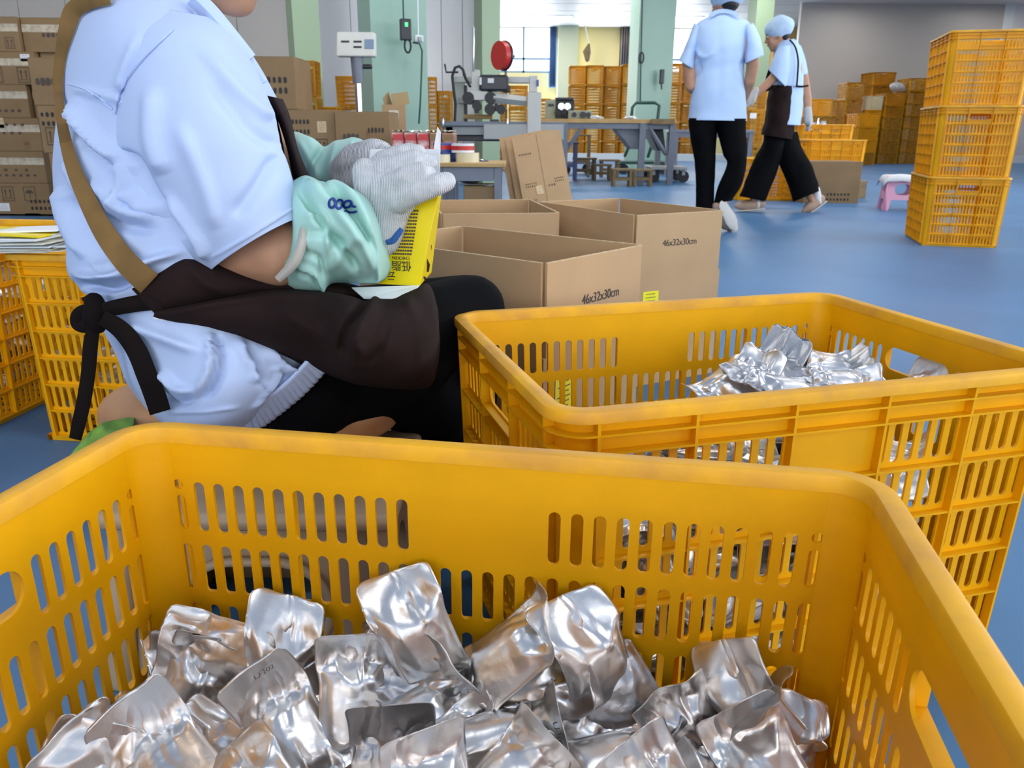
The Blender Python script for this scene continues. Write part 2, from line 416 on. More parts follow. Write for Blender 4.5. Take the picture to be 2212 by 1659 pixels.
# columns
def column(name, u0, u1, Y, rz, wx, wy, m):
    a = px(u0, 200, Y); b = px(u1, 200, Y); c = (a + b) / 2
    bm = bmesh.new(); add_box(bm, -wx / 2, wx / 2, -wy / 2, wy / 2, 0, CEIL)
    me = bm_mesh(name, bm); o = struct(name, me, m); o.location = (c.x, Y + wy / 2, 0); o.rotation_euler.z = rz
    return o, c
colA, cA = column('column_1', 771, 917, 7.0, 0.42, .46, .40, M['mint_paint'])
colB, cB = column('column_2', 627, 690, 9.8, 0.5, .30, .26, M['green_paint'])
colC, cC = column('column_3', 1366, 1447, 15.5, 0.2, .66, .5, M['mint_paint'])
colD, cD = column('column_4', 1611, 1656, 17.0, 0.2, .36, .36, M['green_paint'])
colE, cE = column('column_5', 1030, 1074, 10.6, 0.45, .24, .24, M['green_paint'])
# visible ceiling: seams between panels and the recessed lamps, added ones too
for i in range(6):
    y = 19.5 + i * 1.3
    struct('trim_%d' % (10 + i), box_mesh('seam', -8, 13.5, y, y + .02, CEIL - .004, CEIL), mat('ceiling_seam', rgb(200, 196, 194), .5) if i == 0 else bpy.data.materials['ceiling_seam'])
for i, (x, y) in enumerate(LAMPS):
    t = thing('ceiling_lamp', 'flush rectangular ceiling lamp with a lit white diffuser', 'ceiling lamp', (x, y, CEIL), 0, 'ceiling lamps over the workshop')
    bm = bmesh.new()
    for a in ((-.62, -.58, -.32, .32), (.58, .62, -.32, .32), (-.58, .58, -.32, -.28), (-.58, .58, .28, .32)): add_box(bm, a[0], a[1], a[2], a[3], -.015, 0)
    link('frame', bm_mesh('frame', bm), M['trim'], t)
    link('diffuser', box_mesh('diffuser', -.58, .58, -.28, .28, -.012, -.004), M['lamp_on'], t)

# ---------------------------------------------------------------- crates
CL, CW, CHT = 0.632, 0.4616, 0.416
PT = 0.0186
IN = 0.014
L2, W2, RC = CL / 2 - IN, CW / 2 - IN, 0.028
def tap(me):
    for v in me.vertices:
        f = 1 - 0.05 * (1 - v.co.z / CHT)
        v.co.x *= f; v.co.y *= f
    return me
def crate_meshes():
    D = {}
    def rowz(k): return CHT - .050 - .060 * k - .023
    for key, half, n, flat in (('long', L2, 30, L2 - RC), ('short', W2, 21, W2 - RC)):
        holes = []; z0 = .012; z1 = CHT - .006
        for k in range(6):
            for i in range(n):
                x = (i - (n - 1) / 2) * PT; zc = rowz(k); hh = .0238
                if key == 'long' and k == 0 and 12 <= i <= 17: continue
                if key == 'short' and k == 0 and 7 <= i <= 13: continue
                if k == 0 and i in (0, n - 1):
                    holes.append(stadium(x, zc - .006, .0040, .0165, 3)); holes.append(stadium(x + (0.001 if i else -.001), zc + .0205, .0045, .0045, 4)); continue
                holes.append(stadium(x, zc, .0051, hh, 3))
        if key == 'short': holes.append(stadium(0, CHT - .064, .060, .0165, 6))
        me = outline_mesh('side_panel', [(-flat, z0), (flat, z0), (flat, z1), (-flat, z1)], holes, .0030)
        # local (x, z) plate -> upright wall facing -Y
        ang = {'long': (0, math.pi), 'short': (math.pi / 2, -math.pi / 2)}[key]
        dist = W2 if key == 'long' else L2
        for s, a in enumerate(ang):
            m2 = me.copy()
            m2.transform(Matrix.Rotation(a, 4, 'Z') @ Matrix.Translation((0, -dist + .0015, 0)) @ Matrix.Rotation(math.pi / 2, 4, 'X'))
            D['%s%d' % (key, s)] = ('side_panel', tap(m2))
    def sweep(name, prof, hx, hy, r, closed_prof=True, n=7):
        path = rrect(hx, hy, r, n); N = len(path); V = []; Fc = []
        for i, (x, y) in enumerate(path):
            a = path[i - 1]; b = path[(i + 1) % N]
            tx, ty = b[0] - a[0], b[1] - a[1]; l = math.hypot(tx, ty); nx, ny = ty / l, -tx / l
            for o, z in prof: V.append((x + nx * o, y + ny * o, z))
        P = len(prof)
        for i in range(N):
            for k in range(P):
                a = i * P + k; b = i * P + (k + 1) % P; c = ((i + 1) % N) * P + (k + 1) % P; d = ((i + 1) % N) * P + k
                Fc.append((a, b, c, d))
        return tap(py_mesh(name, V, Fc, True, 40))
    Hh = CHT
    D['rim'] = ('rim', sweep('rim', [(-.0036, Hh - .014), (-.0036, Hh - .003), (-.0026, Hh - .0008), (-.0008, Hh), (.0096, Hh), (.0126, Hh - .0015), (.014, Hh - .005), (.014, Hh - .0125), (.0115, Hh - .0125), (.0100, Hh - .006), (.001, Hh - .006), (.0, Hh - .014)], L2, W2, RC))
    for k in range(0, 6):
        z = Hh - .050 - .060 * k - .053
        if k == 5: z = .0135
        for s in (-1, 1):
            y0, y1 = sorted((s * (W2 - .001), s * (W2 + .0100))); D['lx%d%d' % (k, s)] = ('ledge', tap(box_mesh('ledge', -L2 + RC + .003, L2 - RC - .003, y0, y1, z - .0012, z + .0012)))
            x0, x1 = sorted((s * (L2 - .001), s * (L2 + .0100))); D['ly%d%d' % (k, s)] = ('ledge', tap(box_mesh('ledge', x0, x1, -W2 + RC + .003, W2 - RC - .003, z - .0012, z + .0012)))
    zz = [Hh - .0265, Hh - .0455]
    for i, z in enumerate(zz):
        D['ledge%d' % i] = ('ledge', sweep('ledge', [(-.001, z - .0013), (.0112, z - .0011), (.0112, z + .0011), (-.001, z + .0013)], L2, W2, RC))
    # corner posts
    for s, (sx, sy, a0) in enumerate(((1, 1, 0), (-1, 1, 90), (-1, -1, 180), (1, -1, 270))):
        V = []; Fc = []; n = 8
        for i in range(n + 1):
            a = math.radians(a0 + 90 * i / n); cx, cy = sx * (L2 - RC), sy * (W2 - RC)
            for rr, z in ((RC, .012), (RC, Hh - .006), (RC - .0030, Hh - .006), (RC - .0030, .012)): V.append((cx + rr * math.cos(a), cy + rr * math.sin(a), z))
        for i in range(n):
            for k in range(4): a = 4 * i + k; b = 4 * i + (k + 1) % 4; Fc.append((a, b, b + 4, a + 4))
        D['post%d' % s] = ('corner_post', tap(py_mesh('corner_post', V, Fc, True, 40)))
    # upright ribs
    k = 0
    for sy in (-1, 1):
        for x in (-.270, -3 * 3 * PT, -3 * PT, 3 * PT, 9 * PT, .270):
            y0, y1 = sorted((sy * (W2 - .001), sy * (W2 + .0108)))
            D['ribl%d' % k] = ('rib', tap(box_mesh('rib', x - .0016, x + .0016, y0, y1, .013, Hh - .0075))); k += 1
    for sx in (-1, 1):
        for y in (-.188, -3.5 * PT, 3.5 * PT, .188):
            x0, x1 = sorted((sx * (L2 - .001), sx * (L2 + .0108)))
            D['ribs%d' % k] = ('rib', tap(box_mesh('rib', x0, x1, y - .0016, y + .0016, .013, Hh - .0075))); k += 1
        # raised frame below the hand hole
        x0, x1 = sorted((sx * (L2 - .001), sx * (L2 + .0108)))
        bm = bmesh.new(); add_box(bm, x0, x1, -.063, .063, Hh - .0855, Hh - .0835)
        D['hand%d' % k] = ('handle_frame', tap(bm_mesh('handle_frame', bm))); k += 1
    # base: a grid of bars
    bm = bmesh.new()
    for i in range(15): x = -L2 + .012 + i * (2 * L2 - .024) / 14; add_box(bm, x - .008, x + .008, -W2 + .001, W2 - .001, .008, .012)
    for i in range(11): y = -W2 + .012 + i * (2 * W2 - .024) / 10; add_box(bm, -L2 + .001, L2 - .001, y - .008, y + .008, .0078, .0118)
    bm2 = bmesh.new()
    for x0, x1, y0, y1 in ((-L2, L2, -W2, -W2 + .012), (-L2, L2, W2 - .012, W2), (-L2, -L2 + .012, -W2, W2), (L2 - .012, L2, -W2, W2)):
        add_box(bm, x0, x1, y0, y1, 0, .0125)
    bm2.free()
    D['base'] = ('base', tap(bm_mesh('base', bm)))
    for nm, me in D.values():
        me.materials.append(M['crate_rim'] if nm == 'rim' else M['crate'])
    return D
CRATE = crate_meshes()
def crate(label, loc, rz, group=None):
    t = thing('plastic_crate', label, 'crate', loc, rz, group)
    for nm, me in CRATE.values(): link(nm, me, None, t)
    return t
def joined_crate(m):
    bm = bmesh.new()
    for nm, me in CRATE.values(): bm.from_mesh(me)
    me = bpy.data.meshes.new('plastic_crate'); bm.to_mesh(me); bm.free(); me.materials.append(m); return me
FARMESH = {k: joined_crate(M[k]) for k in ('crate_far', 'crate_full', 'crate', 'crate_white')}
ORD = ['topmost', 'second', 'third', 'fourth', 'fifth', 'sixth']
# (outer anchors from the calibration: corner of the rim + heading)
def crate_at(label, cx, cy, yaw, ax, ay, z=0.0, group=None):
    """(cx,cy) is the rim corner at local (ax*L/2, ay*W/2)"""
    off = Matrix.Rotation(yaw, 2) @ Vector((ax * CL / 2, ay * CW / 2))
    return crate(label, (cx - off.x, cy - off.y, z), yaw, group)
crate1 = crate_at('large yellow crate nearest the camera, heaped with silver pouches', -.3365, .6823, -.1724, -1, 1)
crate2 = crate_at('yellow crate behind the nearest one, standing beside the open cartons', .0382, .6935, .2858, -1, -1)
# crates to the left behind the seated worker
c3 = pz(80, 955, 0)
crate3 = crate_at('yellow pouch-filled crate directly behind the seated worker', c3.x - .012, c3.y - .01, math.pi / 2 - .12, -1, 1)
c4a, c4b = pz(2, 938, 0), pz(72, 903, 0)
yw4 = math.atan2(c4b.y - c4a.y, c4b.x - c4a.x)
crate4 = crate_at('yellow crate at the left edge with folded boxes lying on it', c4b.x + .03, 2.30, yw4, 1, -1)
# stack of three on the right
sx, sy, syaw = 2.5050, 5.0566, -.2725
for k in range(3):
    off = Matrix.Rotation(syaw + math.pi / 2, 2) @ Vector((-CL / 2, CW / 2))      # handle (short) face to the camera
    crate('%s crate of the stack of three empty yellow crates' % ['bottom', 'middle', 'top'][k], (sx - (Matrix.Rotation(syaw + math.pi / 2, 2) @ Vector((-CL / 2, CW / 2))).x, sy - (Matrix.Rotation(syaw + math.pi / 2, 2) @ Vector((-CL / 2, CW / 2))).y, k * .4065), syaw + math.pi / 2, 'stack of three yellow crates on the right')

def far_stack(desc, u0, u1, vtop, Y, n, mats='crate_far', z0=0.0, long_face=False, rz=0.0, depth=None, group=None, ztop=None):
    """stack whose front face spans u0..u1 at distance Y and whose top lies at row vtop"""
    a, b = px(u0, (vtop + 300) / 2, Y), px(u1, (vtop + 300) / 2, Y)
    wdt = b.x - a.x; zt = px((u0 + u1) / 2, vtop, Y).z
    h = (zt - z0) / n; OUT = []
    for k in range(n):
        mm = mats[k % len(mats)] if isinstance(mats, (list, tuple)) else mats
        o = link('plastic_crate', FARMESH[mm], None)
        d = depth or (wdt * CW / CL if long_face else wdt * CL / CW)
        if long_face: o.scale = (wdt / CL, d / CW, h / CHT * .985)
        else: o.scale = (d / CL, wdt / CW, h / CHT * .985)
        o.location = ((a.x + b.x) / 2, Y + d / 2, z0 + k * h); o.rotation_euler.z = rz + (0 if long_face else math.pi / 2)
        i = n - 1 - k
        word = 'single' if n == 1 else ('bottom' if k == 0 else ORD[i])
        T(o, '%s crate %s' % (word, desc), 'crate', group or 'yellow crates ' + desc); OUT.append(o)
    return OUT

# ---------------------------------------------------------------- cartons
def open_carton(label, cx, cy, yaw, LX, LY, hb=0.30, hf=0.16):
    """tall open carton, corner at (cx, cy), LX along yaw, flaps standing up with slits at the corners"""
    t = thing('open_carton', label, 'box', (cx, cy, 0), yaw)
    th = .0045
    sides = ((0, 0, LX, 0), (0, LY - th, LX, 0), (0, 0, LY, 1), (LX - th, 0, LY, 1))
    for x, y, ln, ax in sides:
        if ax == 0:
            link('side', box_mesh('side', x, x + ln, y, y + th, 0, hb), M['kraft'], t)
            bx = (x + .006, x + ln - .006, y, y + th)
        else:
            link('side', box_mesh('side', x, x + th, y + th, y + ln - th, 0, hb), M['kraft'], t)
            bx = (x, x + th, y + .008, y + ln - .008)
        f = link('flap', box_mesh('flap', bx[0], bx[1], bx[2], bx[3], hb, hb + hf - .0012), M['kraft'], t)
        link('cut_edge', box_mesh('cut_edge', bx[0], bx[1], bx[2], bx[3], hb + hf - .0012, hb + hf), M['kraft_edge'], f)
    link('bottom', box_mesh('bottom', th, LX - th, th, LY - th, .001, .006), M['kraft_in'], t)
    return t
cartA = open_carton('open brown carton with upright flaps nearest the seated worker\'s knees', .0521, 1.3006, .8796, .3043, .4671)
cartB = open_carton('open brown carton at the right of the group, yellow sticker low on it', .3109, 2.0967, .5243, .3043, .4671)
cC_ = px(963, 465, 2.11)
cartC = open_carton('open brown carton at the back of the group of three', cC_.x - .012, cC_.y - .01, .16, .31, .44)
for t_, x, z, ang in ((cartA, .165, .383, 0), (cartB, .153, .383, 0)):
    o = link('lettering', text_mesh('46x32x30cm', .0245, .92), M['print'], t_)
    put(o, plane_matrix((x, -.0006, z), (1, 0, 0), (0, 0, 1)))
# yellow stickers
def sticker(par, x, z, w, h, m, lines=6, face='-y', ydist=0.0):
    s = link('sticker', box_mesh('sticker', -w / 2, w / 2, -h / 2, h / 2, 0, .0006), m, par)
    put(s, plane_matrix((x, ydist - .0004, z), (1, 0, 0), (0, 0, 1)) if face == '-y' else plane_matrix((ydist - .0004, x, z), (0, -1, 0), (0, 0, 1)))
    bm = bmesh.new(); rr = random.Random(int(x * 1000))
    for i in range(lines):
        y = h / 2 - h * (i + .8) / (lines + .8); L = w * rr.uniform(.45, .85); n = int(L / .0035)
        for k in range(n): add_box(bm, -L / 2 + k * .0035, -L / 2 + k * .0035 + .0024, y - .0011, y + .0011, .0006, .0009)
    link('lettering', bm_mesh('lettering', bm), M['print_soft'], s)
pB = pz(1412, 640, .30)
sticker(cartB, .064, .228, .052, .062, M['sticker'])
sticker(cartA, .060, .225, .052, .062, M['sticker'])

def marks(par, mtx, rows, n, w, h, gap, m, seed=1):
    """rows of small upright dark characters, too small in the photograph to read"""
    bm = bmesh.new(); rr = random.Random(seed)
    for r in range(rows):
        for i in range(n):
            x = (i - (n - 1) / 2) * gap; y = ((rows - 1) / 2 - r) * h * 1.75; k = rr.uniform(.8, 1.05)
            P = stadium(x, y, w * .5 * k, h * .5 * k, 2)
            bm.faces.new([bm.verts.new((a, b, .0005)) for a, b in P])
            bmf = [bm.verts.new((a, b, .0009)) for a, b in stadium(x + w * .1, y, w * .3, h * .42, 2)]; bm.faces.new(bmf)
    o = link('printing', bm_mesh('printing', bm), m, par); put(o, mtx); o['kind'] = 'stuff'; return o
def arrows(par, mtx, s, kind, m):
    """shipping pictogram: two upward arrows or an umbrella in a frame"""
    bm = bmesh.new(); w, h = s * .42, s * .5; t = s * .045
    for a in ((-w, w, h - t, h), (-w, w, -h, -h + t), (-w, -w + t, -h, h), (w - t, w, -h, h)): add_box(bm, a[0], a[1], a[2], a[3], .0003, .0008)
    if kind == 'up':
        for x in (-w * .4, w * .4):
            add_box(bm, x - t * .7, x + t * .7, -h * .5, h * .35, .0003, .0008)
            bm.faces.new([bm.verts.new(p) for p in ((x - t * 2, h * .3, .0008), (x + t * 2, h * .3, .0008), (x, h * .7, .0008))])
        add_box(bm, -w * .75, w * .75, -h * .66, -h * .58, .0003, .0008)
    else:
        bm.faces.new([bm.verts.new((w * .7 * math.cos(a), h * .05 + h * .5 * math.sin(a), .0008)) for a in [math.pi * i / 10 for i in range(11)]])
        add_box(bm, -t * .5, t * .5, -h * .6, h * .1, .0003, .0008)
    o = link('pictogram', bm_mesh('pictogram', bm), m, par); put(o, mtx); return o
def carton(label, x0, x1, Y, z0, z1, depth, rz=0.0, group=None, tape=True, seed=0, m='kraft_far', tape_front=False):
    wd, h = x1 - x0, z1 - z0
    t = thing('carton', label, 'box', ((x0 + x1) / 2, Y, z0), rz, group)
    link('body', box_mesh('body', -wd / 2, wd / 2, 0, depth, 0.001, h - .004, .004), M[m], t)
    for s in (-1, 1):
        bm = bmesh.new(); a, b = (.001, depth / 2 - .0015) if s < 0 else (depth / 2 + .0015, depth - .001)
        add_box(bm, -wd / 2 + .001, wd / 2 - .001, a, b, h - .004, h); link('flap', bm_mesh('flap', bm), M[m], t)
    if tape:
        bm = bmesh.new(); add_box(bm, -wd / 2 - .001, wd / 2 + .001, depth / 2 - .03, depth / 2 + .03, h, h + .0008)
        link('tape', bm_mesh('tape', bm), M['tape'], t)
    if tape_front:
        bm = bmesh.new(); add_box(bm, -wd / 2 - .001, wd / 2 + .001, -.001, 0, h * .58, h * .80); link('tape', bm_mesh('tape', bm), M['tape'], t)
    return t, wd, h
def front(x, z): return plane_matrix((x, -.0012, z), (1, 0, 0), (0, 0, 1))

# ---------------------------------------------------------------- foil pouches
def pouch_mesh(seed, curl=0.0, flapcurl=0.0, twist=0.0, fat=1.0, crumple=1.0):
    """retort pouch 1 x .43 (scaled later): flat seals, a sausage-like bulge, sharp crumples. origin mid, length along +Y (flap end), faces +Z"""
    nx, ny = 34, 76; hw = .215
    cr = random.Random(seed * 11); CRS = []
    for q in range(int(9 * crumple) + 5):
        t0 = cr.choice((cr.uniform(.68, .92), cr.uniform(.68, .86), cr.uniform(.05, .2), cr.uniform(.2, .7)))
        a = cr.uniform(0, math.pi); CRS.append((cr.uniform(-.8, .8), t0, math.cos(a), math.sin(a), cr.uniform(.15, .42), cr.uniform(.05, .11), cr.uniform(.006, .017) * cr.choice((-1, 1)) * (1 if t0 > .66 or t0 < .2 else .5)))
    V = []; Fc = []; off = Vector((seed * 7.3, seed * 3.1, seed * 1.7))
    def surf(i, j, side):
        s = -1 + 2 * i / nx; t = j / ny
        e1 = min(1, max(0, (t - .05) / .16)); e2 = min(1, max(0, (.82 - t) / .22))
        env = (e1 * e1 * (3 - 2 * e1)) * (e2 * e2 * (3 - 2 * e2))
        b = max(0, 1 - abs(s / .90) ** 2.0) ** .62
        pinch = 1 - .10 * env * fat
        x = s * hw * pinch; y = t - .5
        # rounded corners
        de = min(.05, .5 - abs(t - .5)); x *= 1 - .22 * (1 - math.sqrt(max(0, 1 - ((.05 - de) / .05) ** 2)))
        q = Vector((s * 1.5, t * 4.2, 0)) + off
        ridge = 1 - abs(noise.noise(q * 1.0)) * 2.2
        ridge2 = 1 - abs(noise.noise(q * 2.3 + Vector((9, 0, side)))) * 2.2
        ends = math.exp(-((t - .79) / .11) ** 2) + .8 * math.exp(-((t - .09) / .08) ** 2)
        z = side * (.080 * fat * b * env * (1.0 if side > 0 else .75) + .0025)
        # radial creases where the bulge runs into the seals
        cre = (2 / math.pi) * math.asin(math.cos(s * 8 + seed * 2 + 4 * noise.noise(q))) * .013 * math.exp(-((t - .775) / .085) ** 2) * (1 - s * s) ** .5 if abs(s) < 1 else 0
        z += side * crumple * (cre * .9 + .011 * max(0, ridge - .45) * (env * .3 + .55 * ends) + .003 * max(0, ridge2 - .4) * (.3 * env + .6 * ends))
        for s0, t0, ca, sa, ln_, w_, am in CRS:
            dx, dy = s * .46, t; dx -= s0 * .46; dy -= t0
            al = dx * ca + dy * sa; pe = abs(-dx * sa + dy * ca)
            if pe < w_ and abs(al) < ln_: z += side * am * (1 - pe / w_) * (1 - (al / ln_) ** 2)
        # shared bending of the sheet
        w = curl * (t - .5) ** 2 + flapcurl * max(0, t - .74) ** 2 * 2.6 + .05 * noise.noise(Vector((s * .9, t * 1.6, 3)) + off) * (1 - env * .6) * (1 + crumple)
        w += .10 * crumple * noise.noise(Vector((s * 1.1, 5, 0)) + off) * max(0, t - .72) * 2.2
        z += w
        a = twist * (t - .5)
        return (x * math.cos(a) - z * math.sin(a), y, x * math.sin(a) + z * math.cos(a))
    for side in (1, -1):
        for j in range(ny + 1):
            for i in range(nx + 1): V.append(surf(i, j, side))
    n1 = (nx + 1) * (ny + 1)
    for j in range(ny):
        for i in range(nx):
            a = j * (nx + 1) + i
            Fc.append((a, a + 1, a + nx + 2, a + nx + 1)); b = a + n1; Fc.append((b, b + nx + 1, b + nx + 2, b + 1))
    for i in range(nx):
        Fc.append((i, n1 + i, n1 + i + 1, i + 1)); a = ny * (nx + 1) + i; Fc.append((a, a + 1, n1 + a + 1, n1 + a))
    for j in range(ny):
        a = j * (nx + 1); Fc.append((a, a + nx + 1, n1 + a + nx + 1, n1 + a)); a += nx; Fc.append((a, n1 + a, n1 + a + nx + 1, a + nx + 1))
    return py_mesh('foil_pouch', V, Fc, True)
PM = [pouch_mesh(1, .15, .5, .2), pouch_mesh(2, -.2, -.7, -.2), pouch_mesh(3, .1, 1.2, .35), pouch_mesh(4, .25, .2, -.4, .9, 1.5), pouch_mesh(5, -.15, .9, .1, 1.1, 1.2),
      pouch_mesh(6, .3, -1.1, .3, .8, 1.6), pouch_mesh(7, -.3, .4, -.5, .55, 2.2), pouch_mesh(8, .2, .8, .5, .5, 2.4)]
for i, me in enumerate(PM): me.materials.append(M['foil'] if i < 6 else M['foil_dark'])
PLEN, PWID = .160, .152        # length, and the scale across
def place_pouch(me, mid, axis, normal, label, group, ln=PLEN, wd=PWID, ht=PWID):
    y = Vector(axis).normalized(); z = Vector(normal); z = (z - y * z.dot(y)).normalized(); x = y.cross(z)
    o = bpy.data.objects.new('foil_pouch', me); COL.objects.link(o)
    m = Matrix((x * wd, y * ln, z * ht)).transposed().to_4x4(); m.translation = Vector(mid); o.matrix_world = m
    return T(o, label, 'pouch', group)
def pouch_px(k, p0, p1, label, roll=0.0, wd=PWID, lift=0.0):
    """p0 = bottom end, p1 = flap end: (u, v, z)"""
    def pt(q):
        P = pz(q[0], q[1], q[2] - .022); yw = Matrix.Rotation(-crate1.rotation_euler.z, 3, 'Z')
        lim = W2 - .046; d = ray(q[0], q[1]); o, dl = yw @ (CAM - crate1.location), yw @ d
        if (yw @ (P - crate1.location)).y > lim: P = CAM + d * ((lim - o.y) / dl.y)
        l = yw @ (P - crate1.location); lx = L2 * .965 - .030; l.x = max(-lx, min(lx, l.x)); P = yw.inverted() @ l + crate1.location
        return P
    a, b = pt(p0), pt((p1[0], p1[1] + 24, p1[2])); mid = (a + b) / 2; mid.z += lift
    R_ = Matrix.Rotation(crate1.rotation_euler.z, 3, 'Z'); l = R_.inverted() @ (mid - crate1.location); e = R_.inverted() @ (b - a).normalized()
    lx = L2 * .96 - .012 - .06 * abs(e.x) - .026 * (1 - abs(e.x)); l.x = max(-lx, min(lx, l.x)); mid = R_ @ l + crate1.location
    ax = (b - a); view = (CAM - mid).normalized()
    n = (view + Vector((0, 0, .35))).normalized(); n = Matrix.Rotation(roll, 3, ax.normalized()) @ n
    return place_pouch(PM[k], mid, ax, n, label, 'silver pouches heaped in the nearest crate', max(.102, min(.18, ax.length)), wd)
HEAP = [
 # mesh, bottom(u,v,z), flap(u,v,z), roll, label
 (1, (205, 1560, .170), (262, 1372, .225), .25, 'silver pouch standing against the left side of the nearest crate'),
 (3, (560, 1430, .172), (345, 1362, .188), -.5, 'silver pouch lying sideways along the crate back, left of centre'),
 (0, (255, 1575, .185), (372, 1375, .215), -.1, 'amber-tinted silver pouch leaning up beside the leftmost one'),
 (4, (350, 1570, .190), (425, 1392, .215), .15, 'rounded silver pouch facing the camera in the left of the heap'),
 (5, (560, 1580, .180), (455, 1470, .205), .3, 'small crumpled silver pouch with a dark hollow beside the long central one'),
 (1, (592, 1505, .180), (612, 1338, .240), .0, 'silver pouch with an amber-shaded flap standing near the crate back'),
 (2, (690, 1690, .200), (570, 1452, .245), -.1, 'long silver pouch with a curled rim in the middle of the heap'),
 (0, (760, 1680, .185), (655, 1455, .225), .3, 'silver pouch half hidden behind the long curled one'),
 (4, (768, 1640, .200), (768, 1360, .262), .05, 'upright silver pouch with a broad square flap'),
 (1, (945, 1465, .185), (862, 1262, .262), -.25, 'silver pouch poking up highest at the crate back with grey triangular flap'),
 (6, (905, 1475, .178), (850, 1418, .190), .1, 'silver pouch mostly buried with only a small white flap showing'),
 (3, (835, 1560, .185), (1000, 1385, .225), .2, 'silver pouch leaning right behind the smooth diagonal one'),
 (0, (815, 1615, .215), (1015, 1462, .240), -.1, 'smooth silver pouch lying diagonally right of centre'),
 (4, (860, 1700, .205), (1055, 1560, .225), .1, 'silver pouch below the smooth diagonal one'),
 (1, (-60, 1625, .235), (160, 1650, .225), .0, 'silver pouch cut off at the lower left corner of the heap'),
 (5, (120, 1690, .195), (250, 1555, .215), .3, 'silver pouch with dark twisted flap at the lower left'),
 (2, (430, 1730, .225), (315, 1565, .250), .1, 'silver pouch with a wide plain flap at the lower left'),
 (6, (420, 1590, .180), (285, 1580, .195), .2, 'crumpled amber-tinted pouch buried under the wide plain flap'),
 (3, (560, 1700, .190), (420, 1580, .205), -.4, 'dark-sided silver pouch wedged left of the long central one'),
 (7, (850, 1730, .205), (848, 1590, .235), .2, 'upright thin crumpled flap of a pouch at the bottom centre'),
 (0, (1030, 1480, .195), (1205, 1300, .258), -.35, 'silver pouch leaning at the crate back with a dark rounded flap'),
 (1, (1310, 1510, .190), (1262, 1328, .245), .3, 'silver pouch standing behind the creased one, against the crate back'),
 (4, (1020, 1530, .200), (1290, 1420, .250), .0, 'broad creased silver pouch lying across the right of centre'),
 (6, (1340, 1500, .190), (1385, 1575, .205), .1, 'small dimpled silver pouch end beside the creased one'),
 (2, (1010, 1640, .215), (1195, 1560, .240), .1, 'silver pouch with a turned-up end flap under the creased one'),
 (3, (1250, 1710, .195), (1300, 1520, .235), .45, 'silver pouch with one dark side standing below the creased one'),
 (0, (1250, 1690, .215), (1450, 1610, .225), .0, 'silver pouch lying along the bottom, right of centre'),
 (4, (1530, 1650, .200), (1445, 1480, .255), -.1, 'broad amber-tinted pouch facing the camera in the right of the heap'),
 (6, (1610, 1690, .200), (1525, 1600, .225), .2, 'crumpled silver pouch beneath the broad amber-tinted one'),
 (1, (1690, 1600, .190), (1590, 1455, .245), -.9, 'dark grey pouch standing at the right of the heap'),
 (7, (1810, 1680, .185), (1630, 1490, .215), .7, 'long thin-edged silver pouch slanting at the right end of the heap'),
 (0, (1720, 1760, .220), (1640, 1580, .250), .0, 'silver pouch with a dimpled square flap at the lower right'),
 (5, (1800, 1690, .170), (1785, 1580, .200), .4, 'dark pouch squeezed into the right corner of the crate'),
 (2, (1080, 1730, .210), (1150, 1625, .235), .2, 'dark crumpled pouch end at the bottom, right of centre'),
 (3, (20, 1760, .22), (110, 1640, .24), .2, 'silver pouch at the bottom edge left of the wide plain flap'),
 (1, (600, 1790, .22), (520, 1650, .245), -.2, 'silver pouch at the bottom edge beside the long central one'),
 (0, (960, 1790, .21), (930, 1660, .235), .3, 'silver pouch at the bottom edge below the diagonal ones'),
 (4, (1480, 1800, .22), (1400, 1660, .245), .1, 'silver pouch at the bottom edge in the right half'),
]
for i, (k, a, b, r, lb) in enumerate(HEAP):
    o = pouch_px(k, a, b, lb, r)
    if i in (6, 12, 22, 24):
        # small date print on the flat end seal
        vz = max(v.co.z for v in o.data.vertices if abs(v.co.x) < .05 and .40 < v.co.y < .46)
        d_ = link('date_print', text_mesh('L月02', .05, .9), M['print_soft'], o); d_.matrix_basis = Matrix.Translation((.03, .43, vz + .012)) @ Matrix.Diagonal((1, .95, 1, 1))
def inside(cr, x, y, z): return Matrix.Rotation(cr.rotation_euler.z, 3, 'Z') @ Vector((x, y, z)) + cr.location
def fill(cr, n, zfun, label, group, seed, z_lo=.035, wall=False):
    rr = random.Random(seed)
    for i in range(n):
        a = rr.uniform(0, 2 * math.pi); dip = rr.uniform(-.25, .25); ca, sa = abs(math.cos(a)), abs(math.sin(a))
        mx_, my_ = L2 * .955 - .010 - .080 * ca - .034 * sa, W2 * .955 - .010 - .080 * sa - .034 * ca
        x = rr.uniform(-mx_, mx_); y = rr.uniform(-my_, my_)
        if wall: y = -my_ if sa < .5 else y; x = abs(x) - .05
        zt = zfun(x, y); z = z_lo + (zt - z_lo) * ((i + .5) / n)
        mx = Matrix.Rotation(cr.rotation_euler.z, 3, 'Z')
        ax = mx @ Vector((math.cos(a), math.sin(a), dip)); nn = mx @ Vector((rr.uniform(-.6, .6), rr.uniform(-.6, .6) - (1.2 if wall else 0), 1))
        place_pouch(PM[rr.randrange(8)], inside(cr, x, y, z), ax, nn, label, group, PLEN * rr.uniform(.85, 1), PWID * rr.uniform(.85, 1))
fill(crate1, 44, lambda x, y: .120, 'silver pouch buried low in the heap of the nearest crate', 'buried pouches of the nearest crate', 3)
fill(crate2, 130, lambda x, y: max(.12, min(.30, .245 + .26 * x + .04 * y)), 'silver pouch filling the crate beside the open cartons, seen through its slots', 'pouches filling the crate beside the cartons', 4)
fill(crate2, 46, lambda x, y: max(.12, min(.29, .245 + .26 * x)), 'silver pouch pressed against the slotted front of the crate beside the open cartons', 'pouches against the front of the second crate', 14, wall=True)
